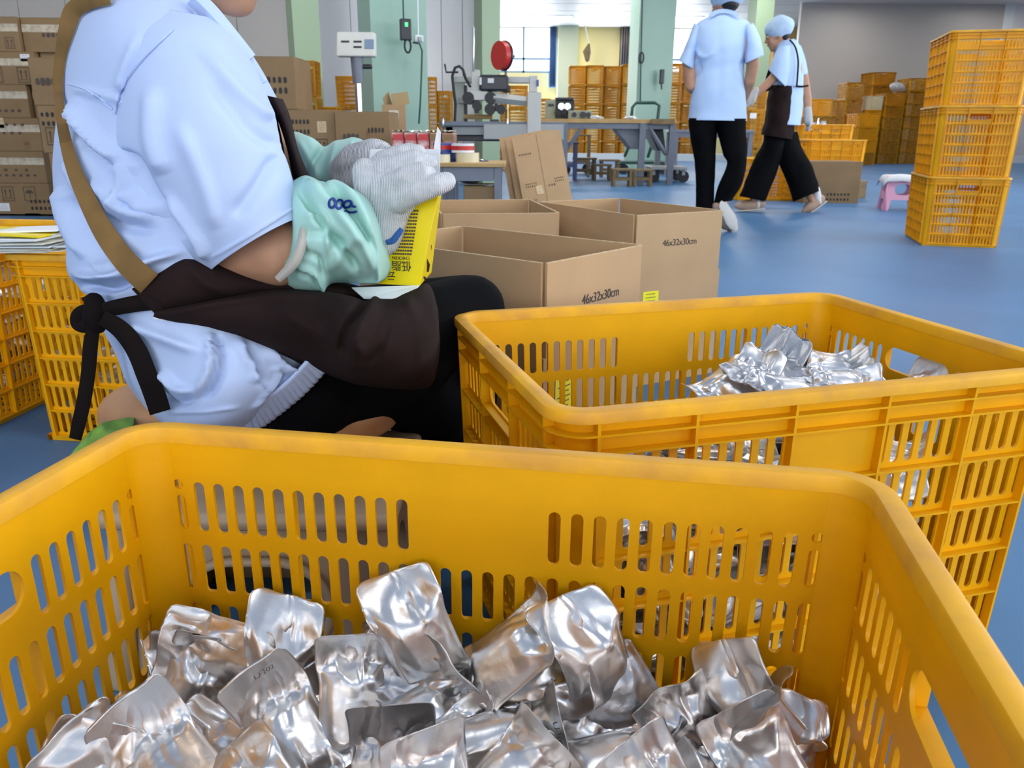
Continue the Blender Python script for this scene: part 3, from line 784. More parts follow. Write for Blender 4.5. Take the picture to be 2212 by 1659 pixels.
fill(crate3, 54, lambda x, y: .33, 'silver pouch in the crate directly behind the seated worker', 'pouches in the crate behind the seated worker', 5)
fill(crate4, 40, lambda x, y: .30, 'silver pouch in the crate at the left edge', 'pouches in the crate at the left edge', 6)
# the pouches that show above the rim of the second crate
def pouch_at(k, a, b, label, roll, Ya, Yb, wd=PWID):
    A, B = px(a[0], a[1], Ya), px(b[0], b[1], Yb); mid = (A + B) / 2; ax = B - A
    n = ((CAM - mid).normalized() + Vector((0, 0, 1.0))).normalized(); n = Matrix.Rotation(roll, 3, ax.normalized()) @ n
    place_pouch(PM[k], mid, ax, n, label, 'pouches on top of the second crate', max(.105, min(.19, ax.length)), wd)
TOP2 = [
 (0, (1635, 768), (1505, 850), 'silver pouch slanting down at the left end of the second crate heap', .2, 1.10, 1.02),
 (4, (1560, 850), (1655, 755), 'silver pouch just right of the slanting one in the second crate', -.2, 1.00, 1.06),
 (7, (1585, 815), (1698, 752), 'dark crumpled pouch on top of the second crate heap', .1, 1.0, 1.10),
 (6, (1620, 790), (1790, 785), 'crumpled dark silver pouch lying flat in the second crate', .0, 1.04, 1.06),
 (7, (1690, 760), (1850, 790), 'thin wrinkled pouch behind the flat one in the second crate', -.3, 1.10, 1.10),
 (5, (1745, 790), (1860, 775), 'bent grey pouch in the middle of the second crate heap', .3, 1.08, 1.11),
 (1, (1800, 820), (1930, 775), 'bright silver pouch with raised flap below the hand hole of the second crate', -.1, 1.07, 1.12),
 (4, (1760, 830), (1900, 815), 'silver pouch lying low along the near rim of the second crate', .2, 1.02, 1.05),
 (0, (1650, 840), (1790, 830), 'silver pouch half hidden behind the near rim of the second crate', .2, .98, 1.01),
 (2, (1930, 850), (2010, 805), 'silver pouch flap peeking over the near rim at the right', .0, 1.05, 1.10),
]
for k, a, b, lb, r, ya, yb in TOP2: pouch_at(k, (a[0], a[1] + 14), (b[0], b[1] + 26), lb, r, ya, yb)

# ---------------------------------------------------------------- lofted clothing and bodies
def loft(secs, n=40, k=8, cap=True, folds=(), wr=0.0, wrs=9.0, power=1.0, seed=0, fm=1.0, open_thick=0.0, ycos=0.0):
    """secs: (uA, vA, uB, vB, Y, r[, dY]) - two silhouette points, distance, half depth; returns (V, F) in world coordinates"""
    S = [tuple(s) + (0.0,) * (8 - len(s)) for s in secs]
    P = smooth_path(S, k); V = []; Fc = []; N = []
    for s in P:
        uA, vA, uB, vB, Y, r, dY, sv = s
        cu, cv, hu, hv = (uA + uB) / 2, (vA + vB) / 2, (uB - uA) / 2, (vB - vA) / 2
        for i in range(n):
            t = 2 * math.pi * i / n
            c, sn = math.cos(t), math.sin(t)
            if power != 1.0: c = math.copysign(abs(c) ** power, c); sn = math.copysign(abs(sn) ** power, sn)
            V.append(px(cu + hu * c, cv + hv * c - sv * sn, Y - r * sn + dY * c))
    m = len(P)
    for j in range(m - 1):
        for i in range(n):
            a = j * n + i; b = j * n + (i + 1) % n; Fc.append((a, b, b + n, a + n))
    A = np.array([tuple(v) for v in V])
    # outward direction: from ring centres
    G = A.reshape(m, n, 3); C = G.mean(axis=1, keepdims=True)
    D = G - C; D /= np.maximum(np.linalg.norm(D, axis=2, keepdims=True), 1e-6); D = D.reshape(-1, 3)
    if wr:
        off = Vector((seed * 3.7, seed * 1.3, seed * 5.1))
        w = np.array([noise.noise(Vector(a) * wrs + off) + .5 * noise.noise(Vector(a) * wrs * 2.3 + off) for a in A])
        A = A + D * (w * wr)[:, None]
    if folds:
        uu, vv = proj_np(A); nearside = np.array([1.0 if math.sin(2 * math.pi * (i % n) / n) > -.25 else 0.0 for i in range(len(A))])
        for pts, wid, amp in folds:
            Q = np.array(smooth_path(pts, 6)); best = np.full(len(A), 1e9); tt = np.zeros(len(A)); L = len(Q) - 1
            for q in range(L):
                ax, ay = Q[q]; dx, dy = Q[q + 1] - Q[q]; l2 = dx * dx + dy * dy + 1e-9
                t = np.clip(((uu - ax) * dx + (vv - ay) * dy) / l2, 0, 1)
                d = np.hypot(uu - ax - t * dx, vv - ay - t * dy)
                # signed side gives an S-shaped step as well as a ridge
                upd = d < best; best = np.where(upd, d, best); tt = np.where(upd, (q + t) / L, tt)
            fade = np.clip(np.minimum(tt, 1 - tt) * 5, .15, 1)
            A = A + D * (amp * fm * np.exp(-(best / (wid * .85)) ** 2) * nearside * fade)[:, None]
    V = [Vector(a) for a in A]
    if cap:
        for row, fl in ((0, True), (m - 1, False)):
            c = sum((V[row * n + i] for i in range(n)), Vector()) / n; V.append(c); ci = len(V) - 1
            for i in range(n):
                a, b = row * n + i, row * n + (i + 1) % n
                Fc.append((ci, b, a) if fl else (ci, a, b))
    return V, Fc
def loft_obj(name, secs, m, parent, **kw):
    thick = kw.pop('thick', 0)
    V, Fc = loft(secs, **kw)
    o = wlink(name, py_mesh(name, V, Fc, True), m, parent)
    if thick:
        md = o.modifiers.new('thickness', 'SOLIDIFY'); md.thickness = thick; md.offset = -1
    return o
class Surf:
    """the surfaces built so far, to lay straps, seams and print on them"""
    def __init__(s, objs):
        V = []; Fc = []
        for o in objs:
            me = o.data; b = len(V); P = o.matrix_parent_inverse
            base = Vector(o.parent.location) if o.parent else Vector()
            V += [base + P @ v.co for v in me.vertices]; Fc += [[b + i for i in p.vertices] for p in me.polygons]
        s.t = BVHTree.FromPolygons(V, Fc)
    def at(s, u, v, lift=.002, Y=None):
        d = ray(u, v).normalized(); h = s.t.ray_cast(CAM, d)
        if h[0] is None: return px(u, v, Y)
        return h[0] - d * lift
def ribbon(name, pts, wid, m, parent, surf=None, Y=1.0, lift=.003, thick=.0016, k=8, across=5, bow=0.0, band=False):
    """band along a pixel polyline (u, v[, Y]); wid in px (scalar or list); lies on surf where there is one"""
    W_ = wid if hasattr(wid, '__len__') else [wid] * len(pts)
    P = smooth_path([(p[0], p[1], w, p[2] if len(p) > 2 else Y) for p, w in zip(pts, W_)], k)
    V = []; Fc = []; YR = None
    def nrm_(i):
        d = (P[min(i + 1, len(P) - 1)] - P[max(i - 1, 0)])[:2]; d = d / (np.hypot(*d) + 1e-9); return (-d[1], d[0])
    if band:            # keeps one depth across the width: a flat webbing pulled tight over the cloth
        YR = []
        for i, p in enumerate(P):
            n_ = nrm_(i); YR.append(min([p[3]] + [surf.at(p[0] + n_[0] * p[2] * t, p[1] + n_[1] * p[2] * t, lift, p[3]).y for t in (-.5, -.25, 0, .25, .5)]))
        YR = np.convolve(np.pad(YR, 6, 'edge'), np.ones(13) / 13, 'valid')
    for i, p in enumerate(P):
        nn = nrm_(i)
        for j in range(across):
            t = j / (across - 1) - .5; u, v = p[0] + nn[0] * p[2] * t, p[1] + nn[1] * p[2] * t
            q = px(u, v, YR[i] - .002 * (1 - 4 * t * t)) if band else surf.at(u, v, lift, p[3]) if surf else px(u, v, p[3] - bow * (1 - 4 * t * t))
            V.append(q)
    for i in range(len(P) - 1):
        for j in range(across - 1): a = i * across + j; Fc.append((a, a + 1, a + across + 1, a + across))
    o = wlink(name, py_mesh(name, V, Fc, True), m, parent)
    md = o.modifiers.new('thickness', 'SOLIDIFY'); md.thickness = thick; md.offset = 0
    md = o.modifiers.new('edges', 'EDGE_SPLIT'); md.split_angle = math.radians(50)
    return o
def blob(name, tubes, m, parent, voxel=.004, smooth=4, extra=None):
    """one continuous surface grown around tapering tubes (world coordinates)"""
    bm = bmesh.new()
    for pts, rad in tubes: add_tube(bm, pts, rad, 12)
    if extra: extra(bm)
    me = bm_mesh(name, bm, True)
    o = wlink(name, me, m, parent)
    r = o.modifiers.new('remesh', 'REMESH'); r.mode = 'VOXEL'; r.voxel_size = voxel; r.use_smooth_shade = True
    s = o.modifiers.new('smooth', 'SMOOTH'); s.factor = .5; s.iterations = smooth
    return o
def add_ball(bm, c, rx, ry, rz, rot=None, seg=20):
    r = bmesh.ops.create_uvsphere(bm, u_segments=seg, v_segments=seg // 2 + 2, radius=1)
    mt = Matrix.Translation(Vector(c)) @ (rot.to_4x4() if rot else Matrix.Identity(4)) @ Matrix.Diagonal((rx, ry, rz, 1))
    bmesh.ops.transform(bm, matrix=mt, verts=r['verts'])
def head_parts(bm, c, s, face, tilt):
    """skull, jaw, nose and ears; face = unit vector towards the front, tilt lowers the chin"""
    f = Vector(face).normalized(); side = f.cross(Vector((0, 0, 1))).normalized(); up = side.cross(f)
    rot = Matrix.Rotation(-tilt, 3, side)
    f, up = rot @ f, rot @ up
    mt = Matrix((f, side, up)).transposed()
    add_ball(bm, c + up * .02 * s - f * .008 * s, .094 * s, .075 * s, .100 * s, mt)
    add_ball(bm, c - up * .055 * s + f * .030 * s, .058 * s, .056 * s, .060 * s, mt)
    add_ball(bm, c - up * .095 * s + f * .052 * s, .028 * s, .030 * s, .024 * s, mt)
    add_tube(bm, [c + up * .012 * s + f * .082 * s, c - up * .022 * s + f * .100 * s], [.008 * s, .013 * s], 10)
    for q in (-1, 1):
        add_ball(bm, c - up * .008 * s + side * q * .074 * s - f * .010 * s, .018 * s, .008 * s, .030 * s, mt)
        add_ball(bm, c - up * .030 * s + side * q * .040 * s + f * .052 * s, .026 * s, .022 * s, .024 * s, mt)
    return f, side, up
def face_features(par, c, s, f, side, up):
    for q in (-1, 1):
        p = c + up * .008 * s + side * q * .032 * s + f * .070 * s
        bm = bmesh.new(); add_ball(bm, p, .012 * s, .013 * s, .007 * s, Matrix((f, side, up)).transposed(), 12); wlink('eye', bm_mesh('eye', bm, True), M['sock'], par)
        bm = bmesh.new(); add_ball(bm, p + f * .0095 * s, .004 * s, .006 * s, .006 * s, Matrix((f, side, up)).transposed(), 10); wlink('iris', bm_mesh('iris', bm, True), M['hair'], par)
        wlink('eyebrow', tube_mesh('eyebrow', [p + up * .02 * s - side * .015 * s, p + up * .024 * s + f * .004 * s, p + up * .02 * s + side * .015 * s], .003 * s, 8), M['hair'], par)
    p = c - up * .052 * s + f * .086 * s
    wlink('mouth', tube_mesh('mouth', [p - side * .022 * s, p + f * .004 * s, p + side * .022 * s], [.003 * s, .006 * s, .003 * s], 8), M['lip'], par)

# ================================================================ the seated worker
base = pz(620, 1330, 0); base.z = 0
pw = thing('person', 'seated worker in a pale blue shirt and brown apron packing a yellow box', 'person', (-.33, 1.05, 0))
HC = px(440, -222, 1.08)
hf = Vector((.93, .30, 0))
bm_ref = {}
def seated_extra(bm):
    bm_ref['ax'] = head_parts(bm, HC, 1.0, hf, .28)
    add_ball(bm, px(370, 300, 1.12), .11, .12, .22); add_ball(bm, px(455, 770, 1.10), .085, .11, .11)
TH1 = [px(480, 830, 1.00), px(720, 760, 1.04), px(1000, 690, 1.20)]
TH2 = [px(480, 800, 1.16), px(740, 730, 1.20), px(1010, 690, 1.28)]
body = blob('body', [
    ([px(365, 60, 1.10), px(378, -40, 1.09), px(400, -180, 1.08)], [.055, .052, .05]),
    ([px(345, 130, 1.03), px(420, 310, .985), px(520, 525, .965)], [.045, .045, .043]),        # left upper arm
    ([px(520, 525, .965), px(600, 545, .955), px(720, 500, .98), px(822, 478, 1.02)], [.045, .043, .036, .027]),
    ([px(400, 80, 1.18), px(540, 240, 1.27), px(640, 370, 1.30)], [.05, .04, .03]),       # right arm
    ([px(640, 370, 1.30), px(700, 358, 1.28), px(780, 355, 1.20)], [.022, .02, .02]),
    (TH1, [.06, .05, .03]), (TH2, [.06, .05, .03]),
    ([TH1[2], px(958, 940, 1.235), px(928, 1170, 1.21)], [.03, .04, .035]),
    ([TH2[2], px(995, 900, 1.32), px(972, 1120, 1.30)], [.03, .04, .035]),
    ([px(928, 1175, 1.21), px(950, 1185, 1.22)], [.03, .03]), ([px(972, 1120, 1.30), px(985, 1130, 1.31)], [.03, .03]),
], M['skin'], pw, .007, 5, seated_extra)
face_features(pw, HC, 1.0, *bm_ref['ax'])
f_, s_, u_ = bm_ref['ax']

# shirt body
shirt = loft_obj('shirt', [
    (292, -52, 428, -40, 1.09, .062), (232, -30, 442, -12, 1.09, .085), (186, 6, 458, 22, 1.09, .12), (163, 50, 492, 58, 1.09, .15), (147, 105, 532, 112, 1.09, .168),
    (133, 180, 572, 186, 1.09, .175), (122, 280, 606, 282, 1.09, .175), (117, 380, 622, 380, 1.085, .172), (123, 450, 622, 450, 1.08, .165),
    (140, 530, 600, 530, 1.075, .16), (142, 582, 560, 578, 1.07, .155), (166, 622, 540, 615, 1.065, .15), (205, 655, 540, 645, 1.06, .145), (216, 705, 600, 700, 1.055, .16),
    (246, 765, 685, 752, 1.045, .168), (268, 820, 690, 806, 1.04, .168), (310, 880, 640, 858, 1.03, .158), (345, 922, 585, 905, 1.025, .145), (372, 948, 530, 938, 1.025, .11)],
    M['shirt'], pw, n=120, k=12, fm=2.1, wr=.0045, wrs=7, seed=3, folds=[
    ([(150, 190), (250, 215), (330, 250)], 6, .004), ([(155, 215), (200, 300), (262, 345)], 16, .010), ([(165, 270), (215, 345), (250, 380)], 12, -.008),
    ([(150, 330), (190, 420), (240, 470)], 16, .008), ([(130, 400), (150, 480), (190, 560)], 14, .007), ([(145, 420), (200, 520), (230, 570)], 12, -.006),
    ([(255, 345), (262, 400), (250, 450)], 10, .008), ([(200, 380), (260, 450), (330, 470)], 14, .008), ([(190, 410), (240, 480), (340, 500)], 12, -.008),
    ([(160, 590), (230, 600), (300, 570), (390, 545)], 10, .009), ([(160, 612), (240, 625), (300, 600)], 9, -.008), ([(200, 560), (250, 600), (340, 560)], 8, .006),
    ([(245, 690), (330, 720), (430, 760)], 14, .007), ([(450, 715), (455, 790), (420, 860)], 12, .010), ([(468, 720), (475, 800), (440, 868)], 10, -.009),
    ([(510, 725), (545, 790), (555, 830)], 11, .009), ([(528, 735), (560, 800), (565, 830)], 8, -.008), ([(570, 745), (610, 790), (640, 810)], 9, .008),
    ([(345, 800), (380, 840), (415, 845)], 10, .008), ([(330, 840), (380, 870), (420, 862)], 8, -.008), ([(360, 890), (440, 890), (520, 880)], 4, .003),
    ([(590, 790), (600, 820), (560, 868)], 5, .005), ([(612, 790), (622, 815), (590, 862)], 5, .005), ([(636, 795), (645, 812), (615, 850)], 5, .005), ([(560, 830), (570, 860), (545, 885)], 5, .005),
    ([(300, 70), (270, 150), (258, 200)], 12, .006), ([(400, 40), (440, 90), (500, 130)], 10, .006), ([(420, 20), (470, 80), (530, 140)], 7, -.006)])
# gathered elastic hem
hem_pts = [(694, 800), (655, 842), (610, 880), (562, 915), (520, 932)]
V2, Fc = [], []
Pn = smooth_path(hem_pts, 30)
for i, p in enumerate(Pn):
    a = Pn[max(i - 1, 0)]; b = Pn[min(i + 1, len(Pn) - 1)]; d = b - a; d /= np.hypot(*d) + 1e-9; nn = np.array((d[1], -d[0]))
    for j in range(9):
        t = j / 8; q = p + nn * (6 - 46 * t); pleat = math.sin(i * .95 + 2.2 * t + .6 * math.sin(i * .31)) * (1 - .6 * t)
        V2.append(px(q[0] + 2.0 * pleat * (t < .1), q[1], .938 - .034 * t - .0045 * pleat * (1 - t)))
for i in range(len(Pn) - 1):
    for j in range(8): a = i * 9 + j; Fc.append((a, a + 1, a + 10, a + 9))
hem = wlink('elastic_hem', py_mesh('elastic_hem', V2, Fc, True), M['shirt'], pw)
md = hem.modifiers.new('thickness', 'SOLIDIFY'); md.thickness = .003

# left sleeve, an open tube hanging from the shoulder seam
sleeve = loft_obj('sleeve', [
    (300, 8, 470, 40, 1.02, .045), (268, 60, 505, 80, 1.0, .075), (250, 130, 548, 140, .985, .092), (243, 220, 582, 215, .97, .098), (248, 310, 606, 292, .96, .098),
    (275, 385, 622, 352, .955, .094), (325, 465, 634, 400, .95, .088, 0, 4), (385, 545, 644, 440, .95, .082, 0, 11), (444, 600, 653, 474, .95, .076, 0, 19)],
    M['shirt'], pw, n=110, k=16, fm=2.1, cap=False, thick=.002, wr=.004, wrs=6.5, seed=8, folds=[
    ([(252, 350), (262, 390), (300, 420), (345, 470)], 9, .013), ([(246, 330), (290, 350), (310, 400), (322, 450)], 12, -.008), ([(285, 350), (340, 440), (400, 520)], 14, -.007), ([(330, 180), (330, 300), (360, 380)], 22, .006),
    ([(430, 100), (520, 200), (590, 260)], 16, .005), ([(450, 170), (540, 280), (610, 320)], 16, -.004), ([(380, 260), (440, 400), (470, 500)], 20, .004),
    ([(605, 330), (560, 400), (500, 470)], 18, -.005), ([(452, 560), (540, 510), (640, 446)], 3, .0022), ([(360, 420), (430, 520), (450, 560)], 10, .006)])
loft_obj('sleeve', [(335, 18, 455, 46, 1.17, .05), (400, 78, 520, 92, 1.21, .075), (462, 140, 566, 148, 1.25, .075), (508, 205, 596, 206, 1.275, .07), (548, 262, 618, 252, 1.29, .066)],
    M['shirt'], pw, n=60, k=8, cap=False, thick=.002, wr=.004, wrs=7, seed=18)
collar_s = Surf([shirt, sleeve])
ribbon('collar', [(418, -6), (455, 30), (500, 82), (541, 128)], [34, 34, 30, 22], M['shirt'], pw, None, 1.0, thick=.004, bow=.012)
ribbon('placket', [(528, 118), (552, 160), (566, 182)], [22, 22, 26], M['shirt'], pw, None, 1.0, thick=.003, bow=.006)
ribbon('shoulder_seam', [(372, 62), (305, 128), (262, 190), (246, 245)], 5, M['shirt'], pw, collar_s, .95, .0035, .002, k=16, across=4)
ribbon('yoke_seam', [(146, 180), (190, 196), (243, 236)], 4, M['shirt'], pw, collar_s, 1.0, .004, .0016, k=20, across=4)

# oversleeves, gloves
mintL = loft_obj('oversleeve', [
    (602, 600, 656, 488, .965, .055), (622, 618, 638, 440, .965, .062), (652, 632, 628, 396, .965, .07), (692, 635, 664, 383, .965, .078), (716, 616, 704, 400, .97, .08), (765, 613, 756, 405, .975, .078),
    (806, 613, 798, 436, .985, .066), (832, 604, 822, 492, 1.0, .048), (846, 578, 836, 540, 1.01, .028)],
    M['mint'], pw, n=90, k=14, fm=1.3, wr=.005, wrs=9, seed=5, folds=[
    ([(640, 396), (690, 470), (750, 550), (775, 590)], 10, -.014), ([(660, 388), (710, 440), (780, 520), (815, 590)], 13, .010), ([(700, 400), (770, 440), (812, 520)], 12, .014),
    ([(716, 404), (770, 470), (800, 530)], 8, -.014), ([(655, 470), (690, 460), (708, 490), (704, 560)], 8, .008), ([(640, 500), (700, 505), (760, 530)], 9, -.007),
    ([(815, 610), (818, 540), (802, 500)], 6, .007), ([(640, 540), (690, 560), (700, 600)], 7, -.007), ([(630, 570), (680, 590), (692, 618)], 6, .006), ([(700, 560), (700, 600), (694, 628)], 7, .007),
    ([(640, 590), (670, 600), (690, 622)], 5, -.006), ([(705, 590), (760, 520), (790, 520)], 14, .006)])
mintR = loft_obj('oversleeve', [
    (618, 300, 640, 398, 1.31, .06), (636, 282, 652, 396, 1.31, .065), (668, 292, 676, 402, 1.30, .07), (700, 312, 690, 410, 1.29, .062), (722, 304, 715, 412, 1.28, .062), (762, 297, 748, 408, 1.26, .062),
    (792, 306, 764, 392, 1.245, .05), (802, 320, 772, 380, 1.24, .036)],
    M['mint'], pw, n=64, k=10, wr=.006, wrs=10, seed=9, folds=[([(640, 300), (670, 350), (690, 400)], 10, .008), ([(700, 312), (672, 360), (668, 400)], 8, -.011), ([(730, 305), (712, 350), (716, 400)], 8, .008), ([(760, 300), (752, 340), (740, 380)], 6, .005)])
ribbon('elastic_edge', [(655, 488, .90), (651, 530, .89), (633, 570, .89), (600, 604, .90)], [10, 17, 18, 12], M['mint_edge'], pw, None, .91, thick=.003, bow=.004)
ribbon('elastic_edge', [(788, 324), (758, 332), (740, 362), (736, 392)], [12, 13, 12, 10], M['mint_edge'], pw, None, 1.17, thick=.004, bow=.004)
S2 = Surf([mintL])
for cu, cv, hw2, hh2, tl in ((717, 439, 6.5, 10, .10), (733, 441, 7, 9.5, .12), (750, 441, 8, 7.5, .3)):
    P = [(cu + hw2 * math.cos(q) - tl * hh2 * math.sin(q), cv + hh2 * math.sin(q)) for q in [2 * math.pi * k / 14 for k in range(15)]]
    ribbon('lettering', P, 4.6, M['print_blue'], pw, S2, .9, .0045, .0008, k=2, across=3)
ribbon('lettering', [(757, 434), (760, 444), (768, 447)], 4.2, M['print_blue'], pw, S2, .9, .0045, .0008, k=3, across=3)
ribbon('lettering', [(745, 454), (757, 459), (770, 457)], 4.2, M['print_blue'], pw, S2, .9, .0045, .0008, k=3, across=3)

def G(u, v, Y): return px(u, v, Y)
r_ = .0105
gloveL = blob('glove', [
    ([G(826, 508, 1.00), G(835, 462, 1.0), G(842, 420, 1.0)], [.026, .029, .033]),
    ([G(836, 470, 1.0), G(800, 400, 1.0), G(790, 372, 1.0)], [.024, .022, .017]),
    ([G(842, 440, .995), G(870, 405, .99), G(880, 385, .99)], [.028, .026, .02]),
    ([G(838, 420, 1.0), G(836, 372, 1.0)], [.028, .02]),
    ([G(796, 380, 1.015), G(826, 346, 1.012), G(868, 331, 1.01), G(904, 328, 1.02)], [.014, .0118, .0106, .0092]),
    ([G(812, 386, 1.0), G(850, 356, .99), G(896, 343, .988), G(928, 352, 1.0)], [.015, .0126, .0114, .0100]),
    ([G(842, 402, .98), G(880, 380, .966), G(910, 369, .966), G(925, 374, .98)], [.015, .0124, .0114, .0098]),
    ([G(862, 432, .975), G(902, 413, .96), G(940, 400, .962), G(964, 392, .98)], [.0165, .0142, .0130, .0118]),
    ([G(838, 470, 1.02), G(850, 440, 1.05), G(872, 410, 1.075)], [.018, .014, .011])], M['knit'], pw, .0024, 2)
gloveR = blob('glove', [
    ([G(752, 372, 1.20), G(775, 358, 1.17), G(810, 350, 1.15)], [.028, .032, .032]),
    ([G(752, 395, 1.18), G(775, 400, 1.15), G(800, 395, 1.12)], [.024, .022, .018]),
    ([G(800, 344, 1.14), G(845, 336, 1.12), G(885, 326, 1.10), G(908, 338, 1.09)], [.014, .012, .011, .010]),
    ([G(805, 352, 1.14), G(850, 346, 1.11), G(890, 344, 1.09)], [.014, .012, .011]),
    ([G(805, 362, 1.13), G(850, 360, 1.10), G(885, 366, 1.08)], [.014, .012, .011]),
    ([G(800, 374, 1.13), G(840, 384, 1.10), G(872, 396, 1.08)], [.013, .011, .010]),
    ([G(770, 345, 1.17), G(800, 332, 1.15), G(830, 330, 1.13)], [.016, .013, .011])], M['knit'], pw, .003, 3)
ribbon('glove_cuff', [(834, 524), (848, 520), (858, 508), (868, 494)], [5, 9, 9, 5], M['knit_cuff'], pw, None, .965, thick=.003, bow=.004)

# trousers: both legs, seat and shins
def legs(bm): pass
trous = blob('trousers', [
    ([px(520, 840, 1.09), px(700, 810, 1.055), px(880, 745, 1.12), px(1012, 672, 1.215)], [.085, .09, .08, .058]),
    ([px(540, 870, 1.04), px(620, 866, 1.00), px(672, 855, 1.00)], [.07, .07, .06]),
    ([px(500, 800, 1.17), px(740, 740, 1.20), px(1015, 668, 1.27)], [.08, .085, .058]),
    ([px(1014, 674, 1.22), px(972, 860, 1.235), px(950, 1000, 1.235), px(928, 1150, 1.22)], [.056, .06, .056, .05]),
    ([px(1020, 675, 1.28), px(1000, 860, 1.32), px(985, 1000, 1.32), px(970, 1100, 1.30)], [.056, .06, .056, .05]),
    ([px(930, 880, 1.20), px(880, 845, 1.14), px(800, 805, 1.06)], [.07, .06, .055])], M['black'], pw, .009, 6)
# apron: skirt over the lap, bib around the chest
skirt = loft_obj('apron_skirt', [
    (330, 688, 336, 668, .895, .006), (372, 699, 372, 660, .895, .012), (430, 707, 430, 652, .898, .018), (500, 724, 498, 642, .905, .03), (560, 745, 556, 634, .915, .05), (600, 762, 596, 630, .925, .07), (650, 782, 646, 628, .95, .10), (700, 803, 698, 630, .96, .115),
    (760, 824, 758, 640, .95, .15), (810, 832, 805, 650, .965, .15), (860, 838, 850, 642, .985, .15), (905, 840, 892, 622, 1.01, .14), (932, 832, 918, 612, 1.03, .125), (946, 790, 934, 626, 1.05, .10), (951, 740, 946, 670, 1.06, .06)],
    M['apron'], pw, n=100, k=12, wr=.004, wrs=7, seed=6, folds=[
    ([(795, 652), (760, 690), (742, 735), (740, 775)], 12, -.022), ([(820, 640), (790, 690), (770, 740), (790, 770)], 18, .014), ([(740, 780), (790, 790), (830, 760), (835, 700)], 14, .008),
    ([(840, 700), (820, 760), (770, 800)], 10, -.008), ([(345, 682), (500, 655), (640, 640), (760, 645)], 8, .006), ([(600, 650), (650, 700), (720, 740)], 22, .006), ([(870, 640), (905, 700), (910, 800)], 16, .006), ([(930, 640), (942, 720), (930, 825)], 4, .002)])
bib = loft_obj('apron_bib', [
    (284, 624, 342, 686, .905, .006), (318, 605, 352, 682, .908, .012), (352, 585, 372, 676, .912, .018), (398, 556, 420, 668, .925, .03), (450, 560, 470, 660, .95, .05), (540, 580, 560, 655, 1.0, .07), (640, 592, 640, 650, 1.03, .08), (740, 610, 740, 655, 1.05, .08), (790, 622, 790, 655, 1.06, .06)],
    M['apron'], pw, n=56, k=8, wr=.003, wrs=8, seed=7, folds=[([(300, 632), (350, 650), (345, 680)], 4, .002), ([(400, 565), (440, 610), (520, 640)], 12, .005)])
front_bib = loft_obj('apron_chest', [
    (566, 204, 611, 214, 1.10, .10), (584, 232, 624, 244, 1.09, .105), (603, 268, 633, 276, 1.085, .105), (622, 330, 646, 326, 1.08, .10), (633, 385, 670, 384, 1.075, .10), (655, 430, 690, 430, 1.07, .10), (660, 520, 720, 510, 1.06, .10), (640, 600, 740, 600, 1.05, .10)],
    M['apron'], pw, n=48, k=8, folds=[([(606, 216), (622, 262), (640, 330)], 3, .003), ([(630, 280), (645, 330), (665, 385)], 4, -.003)])
S3 = Surf([shirt, sleeve])
ribbon('apron_strap', [(236, -4, 1.06), (196, 4, 1.07), (160, 22, 1.075), (143, 70, 1.08), (132, 120, 1.08), (126, 175, 1.08), (129, 225, 1.08), (139, 290, 1.07), (158, 360, 1.06), (188, 430, .95), (228, 505, .93), (272, 565, .92), (322, 612, .91)],
       [28, 32, 40, 34, 24, 22, 20, 24, 31, 38, 46, 50, 54], M['strap'], pw, S3, 1.0, lift=.013, thick=.002, k=12, across=7, band=True)
# waist tie with knot, loop and two hanging tails
ribbon('waist_tie', [(212, 672, .93), (250, 664, .915), (300, 655, .91), (345, 651, .905)], [26, 30, 32, 32], M['tie'], pw, None, .92, thick=.003, bow=.006)
ribbon('waist_tie', [(188, 640, 1.02), (198, 656, .99), (206, 668, .95)], [26, 22, 20], M['tie'], pw, None, .95, thick=.003)
wlink('knot', tube_mesh('knot', [px(203, 652, .935), px(210, 672, .925), px(204, 692, .925), px(212, 704, .93)], [.011, .014, .013, .009], 12), M['tie'], pw)
ribbon('bow_loop', [(202, 678, .93), (184, 672, .935), (170, 682, .94), (170, 698, .94), (186, 704, .935), (200, 694, .93)], [18, 24, 26, 26, 24, 16], M['tie'], pw, None, .93, thick=.005, bow=.004)
ribbon('tie_tail', [(206, 696, .93), (197, 740, .93), (192, 800, .935), (183, 860, .935), (172, 910, .935), (163, 948, .935)], [22, 30, 29, 29, 28, 24], M['tie'], pw, None, .93, thick=.003, bow=.003)
ribbon('tie_tail', [(222, 686, .915), (262, 712, .905), (295, 755, .90), (318, 810, .895), (336, 855, .895), (347, 890, .895)], [30, 38, 42, 43, 45, 44], M['tie'], pw, None, .93, thick=.003, bow=.004)
ribbon('care_label', [(332, 683), (358, 690)], [10, 8], M['paper'], pw, None, .902, thick=.001)
# shoes
for u, v, Y in ((895, 1180, 1.20), (930, 1110, 1.29)):
    p = px(u, v, Y); bm = bmesh.new(); add_ball(bm, (p.x + .05, Y + .02, .042), .115, .045, .042, Matrix.Rotation(.3, 3, 'Z'))
    bmesh.ops.bisect_plane(bm, geom=bm.verts[:] + bm.edges[:] + bm.faces[:], plane_co=(0, 0, .012), plane_no=(0, 0, -1), clear_outer=True)
    sh = wlink('shoe', bm_mesh('shoe', bm, True), M['shoe'], pw)
    bm = bmesh.new(); r2 = bmesh.ops.create_cone(bm, segments=24, radius1=1, radius2=1, depth=.014, cap_ends=True)
    bmesh.ops.transform(bm, matrix=Matrix.Translation((p.x + .05, Y + .02, .008)) @ Matrix.Rotation(.3, 4, 'Z') @ Matrix.Diagonal((.115, .047, 1, 1)), verts=r2['verts'])
    s2 = link('sole', bm_mesh('sole', bm), M['sole'], sh)

